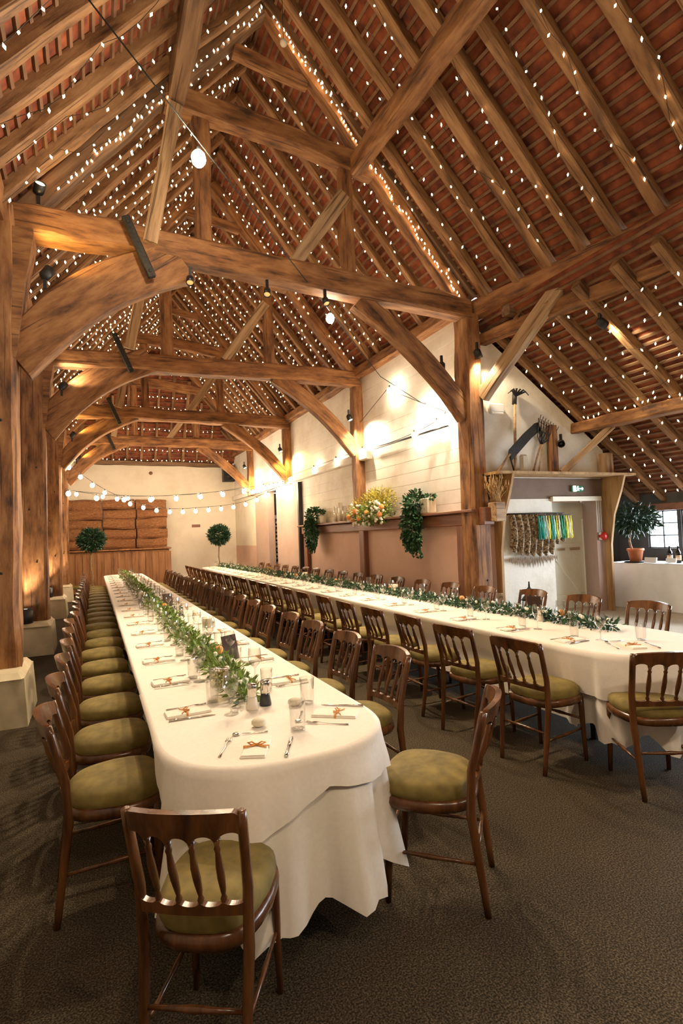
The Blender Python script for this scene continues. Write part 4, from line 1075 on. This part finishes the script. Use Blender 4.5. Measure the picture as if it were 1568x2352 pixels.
# salt, pepper, candle jar, menus
def cruet(x, y, lab, mat, nm):
    t = thing_root(nm, (x, y, TZ + .003), lab, 'shaker'); MB().lathe([(.030, 0), (.031, .01), (.023, .055), (.022, .065)], n=16).build('glass_body', mat, t)
    MB().lathe([(.023, .063), (.024, .066), (.024, .115), (.022, .125), (.0, .128)], n=16).build('steel_top', M['steel'], t)
for k, (x, y, w) in enumerate(((.70, 2.68, 'the near end of the garland on the left table'), (.80, 6.3, 'the left table garland halfway to the middle'), (3.66, 3.78, 'the menu card on the right table'))):
    cruet(x, y, 'steel-topped salt shaker beside ' + w, M['salt_glass'], 'salt_shaker'); cruet(x + .075, y + .03, 'steel-topped dark pepper shaker beside ' + w, M['pepper_glass'], 'pepper_shaker')
for k, (x, y) in enumerate(((.60, 2.98), (.92, 5.0), (.60, 8.2), (3.72, 6.5), (3.74, 10))):
    t = thing_root('glass_candle_jar', (x, y, TZ + .003), ['square glass jar of pale yellow water at the near end of the left table', 'glass candle jar right of the garland on the left table', 'glass candle jar left of the garland, far along the left table', 'glass candle jar beside the right table garland, nearer one', 'glass candle jar beside the right table garland, farther one'][k], 'candle jar', 'glass candle jars')
    MB().lathe([(.045, 0), (.048, .005), (.052, .15)], n=16).build('jar', M['glass'], t); MB().lathe([(.044, .06), (.047, .14), (0, .14)], n=16).build('candle_wax', M['candle'] if k else M['wax_liquid'], t)
for k, (x, y, a_) in enumerate(((.86, 3.85, .5), (.86, 7.4, .4), (3.95, 4.15, 2.3), (3.7, 12.2, 2.4))):
    t = thing_root('menu_card', (x, y, TZ + .003), ['dark menu card leaning beside the garland, near end of the left table', 'dark menu card beside the garland, farther along the left table', 'brown menu card standing by the right table garland, near end', 'pale card standing by the right table garland, far end'][k], 'menu card', rz=a_)
    b = MB(); b.box((0, 0, .085), (.13, .004, .17), rot=Matrix.Rotation(radians(-14), 3, 'X')); b.build('card', M['card'] if k < 3 else M['wheat'], t)
    b = MB(); b.box((0, .028, .06), (.03, .003, .12), rot=Matrix.Rotation(radians(18), 3, 'X')); b.build('stand', M['card'], t)
for k, (x, y) in enumerate(((.90, 2.62), (.66, 2.42))):
    t = thing_root('bread_roll', (x, y, TZ + .004), ['small bread roll on the left table beside the tumblers on the right', 'small bread roll on the left table beyond the front napkin'][k], 'bread'); MB().ball((0, 0, .02), .036, 12, sz=.55).build('crust', M['cream_pot'], t)
# garlands
def garland(x0, x1, ya, yb, lab, mat, dens, flowers, w=.09):
    t = thing_root('foliage_garland', ((x0 + x1) / 2, ya, TZ + .003), lab, 'garland')
    b = MB(); cur = ya; ob = Vector(((x0 + x1) / 2, ya, TZ + .003))
    while cur < yb:
        f_ = (cur - ya) / (yb - ya); cx = x0 + (x1 - x0) * f_ + .02 * sin(cur * 2.1)
        n = int(dens * (1 if cur < 8 else .5)); sc = 1 if cur < 8 else 1.4
        cloud(b, Vector((cx, cur, TZ + .045)) - ob, (w * U(.8, 1.3), .08, .045), n, .055 * sc, .02 * sc, shell=.1)
        cur += .06
    b.build('leaves', mat, t)
    fw = MB(); fo = MB()
    k_ = 0
    for k_ in range(flowers):
        f_ = (k_ + R()) / flowers; f_ = f_ ** 1.2; c_ = Vector((x0 + (x1 - x0) * f_ + U(-.07, .07), ya + (yb - ya) * f_, TZ + .09)) - ob
        if k_ % 15 == 7: MB().ball(c_, .030, 8).build('orange_rose', M['petal_orange'], t)
        else: fw.ball(c_, .016, 7)
    fw.build('small_white_flowers', M['petal_white'], t)['kind'] = 'stuff'
garland(.71, .70, 2.78, 15.9, 'long green foliage garland down the middle of the left table', M['leaf'], 36, 60)
garland(3.72, 3.62, 3.10, 17.2, 'long dark green foliage garland with white flowers down the right table', M['leaf_dark'], 36, 120, w=.10)

# ------------------------------------------------------------------ festoon strings
def catmull(P_, n=10):
    out = []; P_ = [Vector(p) for p in P_]; Q = [P_[0]] + P_ + [P_[-1]]
    for i_ in range(1, len(Q) - 2):
        for k_ in range(n):
            t = k_ / n; a_, b_, c_, d_ = Q[i_ - 1:i_ + 3]
            out.append(.5 * ((2 * b_) + (c_ - a_) * t + (2 * a_ - 5 * b_ + 4 * c_ - d_) * t * t + (3 * b_ - a_ - 3 * c_ + d_) * t ** 3))
    out.append(P_[-1]); return out
def festoon(path, bulbs, lab, r=.036, drop=.03, bm='bulb'):
    t = empty('festoon_light_string', tuple(path[0]), 0, lab, 'string lights', 'festoon bulb strings'); o0 = Vector(path[0])
    b = MB(); b.tube([Vector(p) - o0 for p in path], .006, 5); b.build('cable', M['wire'], t)
    for p in bulbs:
        p = Vector(p) - o0
        s = MB(); s.lathe([(.012, 0), (.015, -.005), (.015, -.04), (.012, -.045)], p, 8); so = s.build('socket', M['black'], t)
        s = MB(); s.ball(p + Vector((0, 0, -.045 - r * .95)), r, 10, sz=1.15); s.build('bulb', M[bm], so)
    return t
def along(path, n, a0=.03, a1=.97):
    L = [0]
    for p, q in zip(path, path[1:]): L.append(L[-1] + (Vector(q) - Vector(p)).length)
    out = []
    for k_ in range(n):
        d_ = L[-1] * (a0 + (a1 - a0) * k_ / max(1, n - 1)); i_ = 0
        while i_ < len(L) - 2 and L[i_ + 1] < d_: i_ += 1
        f_ = (d_ - L[i_]) / (L[i_ + 1] - L[i_]); out.append(Vector(path[i_]).lerp(Vector(path[i_ + 1]), f_))
    return out
# main overhead string: from upper left to right wall
A = Vector((.86, 4.5, 4.96)); B_ = Vector((4.55, 8.13, 4.30))
start = A + (A - B_) * .28
mid = A.lerp(B_, .56)
pth = [start, A, A.lerp(B_, .3), mid, B_, Vector((4.70, 7.14, 3.62)), Vector((4.74, 6.58, 3.36)), Vector((4.70, 6.34, 3.34))]
festoon(pth, [A - Vector((0, 0, .05))], 'overhead festoon cable crossing from the upper left to the right wall, biggest bulb', r=.062, bm='bulb_big')
festoon([mid + (B_ - A) * .12, mid, mid - (B_ - A) * .12], [mid], 'middle bulb and lead on the overhead festoon cable, beyond the nearest tie beam', r=.058)
festoon([Vector((-.8, .2, 4.6)), Vector((.6, .0, 3.3)), Vector((1.9, -.2, 2.9)), Vector((3.6, -.1, 2.95)), Vector((5.9, .2, 4.5))], [(.6, .0, 3.3), (1.9, -.2, 2.9), (3.6, -.1, 2.95)], 'added fill festoon cable with three bulbs, out of view behind the viewer', r=.05, bm='bulb_fill')  # unseen string, added to light the front of the near table
festoon([Vector((4.82, 9.5, 3.8)), Vector((4.80, 8.35, 4.16)), Vector((4.80, 7.2, 3.62)), Vector((4.80, 6.62, 3.36))], [(4.76, 8.2, 4.18), (4.78, 7.14, 3.62)], 'festoon string stretched on the white boards left of the corner post', r=.05)
festoon(catmull([(4.80, 9.5, 3.28), (4.80, 8.6, 3.2), (4.8, 7.5, 3.22), (4.8, 6.8, 3.30), (4.8, 6.4, 3.42)]), [(4.78, 9.38, 3.30), (4.78, 7.5, 3.26), (4.78, 6.85, 3.32), (4.78, 6.62, 3.36), (4.78, 6.45, 3.40)], 'festoon string under the black wall bar beside the corner post', r=.045)
festoon(catmull([(4.80, 9.6, 3.25), (4.80, 11.9, 3.24), (4.8, 13.8, 3.22)]), [(4.76, 11.9, 3.26), (4.76, 10.6, 3.28)], 'festoon string along the white beam of the right wall, middle bay', r=.045)
p1 = catmull([(-.62, 14.0, 3.60), (-.05, 14.2, 3.12), (.66, 14.4, 2.72), (1.6, 14.5, 2.46), (2.62, 14.5, 2.46), (3.73, 14.3, 2.60), (4.7, 13.9, 3.05)])
festoon(p1, along(p1, 18), 'lower swagged festoon string across the far end of the room', r=.045)
p2 = catmull([(-.6, 15.0, 2.98), (.2, 15.0, 2.84), (1.33, 15.0, 2.80), (2.5, 15.0, 2.86), (3.74, 15.2, 3.0), (4.7, 15.4, 3.2)])
festoon(p2, along(p2, 9, .01), 'upper shallow festoon string across the far end of the room', r=.055)
p3 = catmull([(-.6, 17.8, 3.2), (1.2, 18.0, 3.05), (3.0, 18.0, 3.1), (4.7, 17.6, 3.3)])
festoon(p3, along(p3, 8), 'farthest festoon string in front of the back wall', r=.05)
p4 = catmull([(4.78, 13.7, 3.1), (4.70, 15.2, 3.16), (4.74, 16.6, 3.14), (4.78, 18.0, 3.25)])
festoon(p4, along(p4, 12), 'bright dense festoon string above the pink doors on the right wall', r=.038)

# ------------------------------------------------------------------ spotlights
M['lens_warm'] = emit('warm_lamp_lens', (1., .78, .42), 14.)
M['lens_dim'] = emit('dim_lamp_lens', (1., .6, .2), .6)
M['lens_white'] = emit('white_lamp_lens', (1., .88, .7), 10.)
def spot(loc, aim, lab, power, colr, size=95, blend=.6, lit=True, r=.055, L=.13, grp='spotlights', nm='spotlight', lens='lens_warm'):
    loc = Vector(loc); d = (Vector(aim) - loc).normalized()
    t = empty(nm, tuple(loc), 0, lab, 'spotlight', grp)
    q = d.to_track_quat('Z', 'Y').to_matrix().to_4x4()
    b = MB(); b.lathe([(r * .45, -L), (r * .9, -L * .8), (r, 0), (r * .86, .0), (r * .8, -L * .15)], n=14); b.f.pop(); b.m.pop(); b.sm.pop()
    o = b.build('housing', M['black'], t); o.matrix_local = q
    b = MB(); b.lathe([(r * .8, -.012), (0, -.01)], n=14); o = b.build('lens', M[lens] if lit else M['black'], t); o.matrix_local = q
    b = MB(); b.box((0, 0, -.0), (.03, .03, .1)); o = b.build('mount', M['black'], t); o.location = -d * L * .7 + Vector((0, 0, -.08 if aim[2] > loc.z else .08))
    if power:
        l = bpy.data.lights.new('spot', 'SPOT'); l.energy = power * 1.5; l.color = colr; l.spot_size = radians(size); l.spot_blend = blend; l.shadow_soft_size = .04
        lo = bpy.data.objects.new('spot_lamp', l); col.objects.link(lo); lo.parent = t; lo.location = d * .02; lo.rotation_euler = (d * -1).to_track_quat('Z', 'Y').to_euler()
    return t
WARM = (1., .80, .54); YEL = (1., .66, .2); NEU = (1., .86, .68)
# right wall posts
spot((4.60, 6.42, 3.90), (4.86, 6.9, 3.0), 'black spotlight on the corner post throwing light down the white boards', 130, NEU, 120)
spot((4.56, 9.40, 3.80), (4.86, 9.0, 2.6), 'bright spotlight on the second right post above the flower arrangement', 90, WARM, 130)
spot((4.56, 13.70, 3.86), (4.84, 13.2, 2.6), 'yellow spotlight on the third right post above the sliding door', 110, YEL, 130)
spot((4.56, 17.45, 3.90), (4.84, 17.0, 2.8), 'yellow spotlight on the fourth right post near the back corner', 110, YEL, 130)
spot((4.86, 5.90, 3.95), (5.5, 6.12, 2.7), 'small spotlight on the near face of the corner post', 42, WARM, 120)
# left arch spots lighting the ties
spot((-.34, 5.90, 4.30), (.2, 6.2, 5.2), 'spotlight clamped on the nearest left arched brace, lighting the tie beam yellow', 22, YEL, 110, lens='lens_white')
spot((-.42, 6.0, 5.22), (-.3, 5.6, 5.5), 'round spotlight on top of the nearest tie beam at its left end', 5, WARM, 120)
spot((-.36, 9.40, 4.12), (.2, 9.7, 4.9), 'spotlight clamped on the second left arched brace', 22, WARM, 110, lens='lens_white')
spot((-.36, 13.70, 4.15), (.1, 14, 4.9), 'spotlight clamped on the third left arched brace', 20, YEL, 110, lens='lens_white')
spot((-.36, 17.5, 4.15), (.1, 17.9, 4.9), 'spotlight clamped on the fourth left arched brace', 20, YEL, 110, lens='lens_white')
spot((-.3, 9.42, 5.0), (.4, 9.3, 6.5), 'spotlight on top of the second tie beam, left end', 25, (1., .55, .3), 120, lens='lens_white')
# dim-lensed downlights under the first tie beam, their lamps lighting the tables
for k, x_ in enumerate((1.02, 1.90, 2.66)):
    spot((x_, 6.02, 4.44), ([.7, 1.2, 3.2][k], 4.3, .75), '%s black downlight under the nearest tie beam' % ['left', 'middle', 'right'][k], 165, WARM, 110, r=.045, L=.10, grp='tie beam downlights', lens='lens_dim')
# floods on the plinths
for k, (y_) in enumerate(TY[1:]):
    t = empty('uplighter', (-.93, y_ - .33, .47), 0, '%s black cylindrical uplighter standing on a plinth against a left post' % ['nearest', 'middle', 'farthest'][k], 'uplighter', 'post uplighters')
    MB().lathe([(.09, 0), (.095, .01), (.095, .22), (.085, .22), (.08, .20)], n=18).build('housing', M['black'], t)
    MB().lathe([(.08, .205), (0, .206)], n=18).build('lens', M['lens_white'], t)
    l = bpy.data.lights.new('up', 'SPOT'); l.energy = 90; l.color = WARM; l.spot_size = radians(75); l.spot_blend = .7; l.shadow_soft_size = .05
    lo = bpy.data.objects.new('up_lamp', l); col.objects.link(lo); lo.parent = t; lo.location = (0, 0, .23); lo.rotation_euler = (pi, 0, 0)
# aisle spotlight at upper right lighting the rafters
spot((5.62, 4.50, 3.98), (6.7, 4.45, 3.42), 'dark spotlight under the right plate beams lighting an aisle rafter', 60, (1., .9, .62), 60)
spot((6.36, 5.96, 2.82), (6.0, 5.6, 2.6), 'dark unlit spotlight on the short post above the canopy', 0, WARM, lit=False)
# small globe hanging
t = thing_root('globe_lamp', (1.95, 5.3, 6.9), 'small unlit pale globe hanging below the ridge', 'lamp'); MB().ball((0, 0, 0), .04, 12).build('globe', M['cream_pot'], t); MB().tube([(0, 0, .04), (0, 0, 1.05)], .004, 5).build('cord', M['wire'], t)

# ------------------------------------------------------------------ fairy lights
fb = MB(); r = .0115; fb.add([(r, 0, 0), (0, r, 0), (-r, 0, 0), (0, -r, 0), (0, 0, r * 2.0), (0, 0, -r * 2.0)], [(0, 1, 4), (1, 2, 4), (2, 3, 4), (3, 0, 4), (1, 0, 5), (2, 1, 5), (3, 2, 5), (0, 3, 5)])
bulb_me = fb.build('bulb', M['fairy']).data
bpy.data.objects.remove(bpy.data.objects['bulb'] if 'bulb' in bpy.data.objects and bpy.data.objects['bulb'].data == bulb_me else [o for o in bpy.data.objects if o.data == bulb_me][0])
def fairy(path, lab, grp, step=.16, hang=.035):
    path = [Vector(p) for p in path]; o0 = path[0]
    t = empty('fairy_light_string', tuple(o0), 0, lab, 'fairy lights', grp)
    b = MB(); b.tube([p - o0 for p in path], .0028, 3, smooth=False); b.build('cable', M['wire'], t)
    L = 0; nxt = step * R(); c_ = 0
    for p, q in zip(path, path[1:]):
        l = (q - p).length
        while nxt < L + l and c_ < 99:
            x_ = p.lerp(q, (nxt - L) / l) - o0 + Vector((U(-.02, .02), U(-.02, .02), -U(.01, hang)))
            o = bpy.data.objects.new('bulb', bulb_me); col.objects.link(o); o.parent = t; o.location = x_; o.rotation_euler = (U(-.5, .5), U(-.5, .5), 0)
            nxt += step * U(.75, 1.25); c_ += 1
        L += l
def zone(y): return 'before the nearest truss' if y < TY[0] else ('between the nearest and second trusses' if y < TY[1] else ('between the second and third trusses' if y < TY[2] else 'beyond the third truss'))
# strings loop down the slopes, swagging a little below the rafters
def slope_string(side, y, x_hi, x_lo, wob, step):
    P_ = []; n = 16; ph = U(0, 6)
    for k_ in range(n + 1):
        f_ = k_ / n
        if side > 0: xx = RX + x_hi + (foot_r(y) - .15 - RX - x_hi) * f_ * x_lo
        else: xx = RX - x_hi - (RX + .72 - x_hi) * f_ * x_lo
        yy = y + wob * sin(f_ * 7 + ph) + .04 * sin(f_ * 23 + ph)
        zz = (roofz_r(xx, yy) if side > 0 else roofz_l(xx)) - .05 - .10 * abs(sin(f_ * 11 + ph)) - .06 * R()
        P_.append((xx, yy, zz))
    fairy(P_, 'warm white fairy light string down the %s roof slope %s' % ('right' if side > 0 else 'left', zone(y)), 'fairy light strings, %s slope, %s' % ('right' if side > 0 else 'left', zone(y)), step)
y = 2.6
while y < 17.6:
    dy = .50 if y < 4.2 else .36 if y < 6 else (.34 if y < 13 else .45)
    slope_string(1, y, U(.05, .3), U(.93, 1.), .12, .20 if y < 6.1 else .16)
    y += dy * U(.8, 1.2)
y = 3.0
while y < 17.4:
    dy = .60 if y < 4.8 else .42 if y < 5.6 else (.34 if y < 13 else .45)
    slope_string(-1, y, U(.05, .3), U(.93, 1.), .12, .20 if y < 6 else .14)
    y += dy * U(.8, 1.2)
# hip end rows
for k in range(11):
    h = .06 + k * .085; w_ = 2.8 * (1 - h); P_ = []
    for q in range(25):
        f_ = q / 24; P_.append((RX - w_ + 2 * w_ * f_, YB - .12 - 3.05 * h, 4.38 + 3.67 * h - .07 - .05 * abs(sin(f_ * 19))))
    fairy(P_, 'row of fairy lights swagged across the hipped end of the roof, %s up' % ['lowest row', 'second row', 'third row', 'fourth row', 'fifth row', 'sixth row', 'seventh row', 'eighth row', 'ninth row', 'tenth row', 'eleventh row'][k], 'hip end fairy light rows', .16)
# principal rafter of the first truss wrapped tightly
fairy([Vector((RX + .05, TY[0] - .13, RZ - .1)).lerp(Vector((XR - .05, TY[0] - .13, 4.82)), k / 16) + Vector((0, U(-.03, .03), -.02 + U(-.04, .04))) for k in range(17)], 'dense fairy light string wound down the right principal rafter of the nearest truss', 'truss fairy lights', .055)
fairy([Vector((RX - .05, TY[0] - .13, RZ - .1)).lerp(Vector((XL + .35, TY[0] - .13, 5.2)), k / 12) + Vector((0, U(-.03, .03), -.02 + U(-.04, .04))) for k in range(13)], 'dense fairy light string wound down the left principal rafter of the nearest truss', 'truss fairy lights', .09)
# aisle rows (parallel to the eaves)
for k in range(11):
    x_ = 5.40 + k * .29; P_ = []
    for q in range(30):
        f_ = q / 29; y_ = 6.0 - 4.6 * f_ + .05 * sin(q + k); xx = x_ + .05 * sin(f_ * 17 + k); P_.append((xx, y_, aislez(xx) - .06 - .07 * abs(sin(f_ * 14 + k))))
    fairy(P_, 'fairy light string swagged along the aisle roof on the right, %s row down' % ['first', 'second', 'third', 'fourth', 'fifth', 'sixth', 'seventh', 'eighth', 'ninth', 'tenth', 'eleventh', 'twelfth', 'thirteenth'][k], 'aisle fairy light rows', .24)
fairy([Vector((5.55 + .06 * k, 5.9 - .3 * k, 4.30 + .02 * k)) for k in range(12)], 'fairy light string along the underside of the right plate beams', 'aisle fairy light rows', .15)
fairy([Vector((6.75, 5.98 - .3 * k, 3.26 - .04 * (k % 2))) for k in range(15)], 'fairy light string lying along the limewashed aisle purlin', 'aisle fairy light rows', .13)

l = bpy.data.lights.new('daylight', 'AREA'); l.shape = 'RECTANGLE'; l.size = 6.2; l.size_y = 1.2; l.energy = 1150; l.color = (.86, .93, 1.)
lo = bpy.data.objects.new('window_daylight', l); col.objects.link(lo); lo.location = (9.5, 3.5, 1.7); lo.rotation_euler = (0, radians(90), 0); lo.rotation_euler = Vector((1, 0, 0)).to_track_quat('Z', 'Y').to_euler(); lo.data.size, lo.data.size_y = 6.2, 1.2
# ------------------------------------------------------------------ ordinal labels for rows of rafters and strings
def ordw(i): return ['first', 'second', 'third', 'fourth', 'fifth', 'sixth', 'seventh', 'eighth', 'ninth', 'tenth', 'eleventh', 'twelfth', 'thirteenth', 'fourteenth', 'fifteenth', 'sixteenth', 'seventeenth', 'eighteenth'][i]
sets = {}
for o in bpy.data.objects:
    if o.name.startswith('rafter') or o.name.startswith('fairy_light_string'):
        g = o.get('group')
        if g: sets.setdefault((o.name.split('.')[0], g), []).append(o)
for (nm, g), L_ in sets.items():
    if 'slope' not in g and 'rafters' not in g: continue
    if 'hip' in g:
        L_.sort(key=lambda o: o.matrix_world.translation.x)
        for i_, o in enumerate(L_): o['label'] = 'thin rafter on the hipped far end of the roof, %s from the left' % ordw(i_)
        continue
    py = lambda o: (o.matrix_world.translation.y if nm == 'rafter' else o.location.y)
    side = 'right' if 'right' in g else 'left'
    front = 'before' in g or 'aisle' in g
    L_.sort(key=py, reverse=front)
    for i_, o in enumerate(L_):
        if 'aisle' in g: o['label'] = 'low aisle roof rafter on the right, %s from the cross wall' % ordw(i_); continue
        what = ('rough oak rafter, %s roof slope' if nm == 'rafter' else 'fairy light string, %s roof slope') % side
        ref = 'out from the nearest truss towards the viewer' if front else 'past the %s truss' % ('nearest' if 'first and' in g or 'nearest and' in g else 'second' if 'second and' in g else 'third')
        o['label'] = what + ', %s ' % ordw(i_) + ref
# ------------------------------------------------------------------ world, window daylight, camera
w = bpy.data.worlds.new('World'); scn.world = w; w.use_nodes = True
bg = w.node_tree.nodes['Background']; bg.inputs[0].default_value = (.80, .90, 1., 1); bg.inputs[1].default_value = 6.0

cd = bpy.data.cameras.new('Camera'); cam = bpy.data.objects.new('Camera', cd); col.objects.link(cam)
cd.sensor_fit = 'VERTICAL'; cd.sensor_height = 36; cd.lens = 1250 * 36 / 2352; cd.clip_start = .05; cd.clip_end = 100
psi, th, ro = radians(24.548), radians(2.387), radians(2.2)
f = Vector((sin(psi) * cos(th), cos(psi) * cos(th), sin(th))); r_ = Vector((cos(psi), -sin(psi), 0)); u_ = r_.cross(f)
r2 = r_ * cos(ro) - u_ * sin(ro); u2 = u_ * cos(ro) + r_ * sin(ro)
mw = Matrix((r2, u2, -f)).transposed().to_4x4(); mw.translation = (0, 0, 1.6)
cam.matrix_world = mw; scn.camera = cam
scn.view_settings.view_transform = 'Standard'; scn.view_settings.look = 'None'; scn.view_settings.gamma = 1; scn.view_settings.use_curve_mapping = False
scn.view_settings.exposure = 0.45
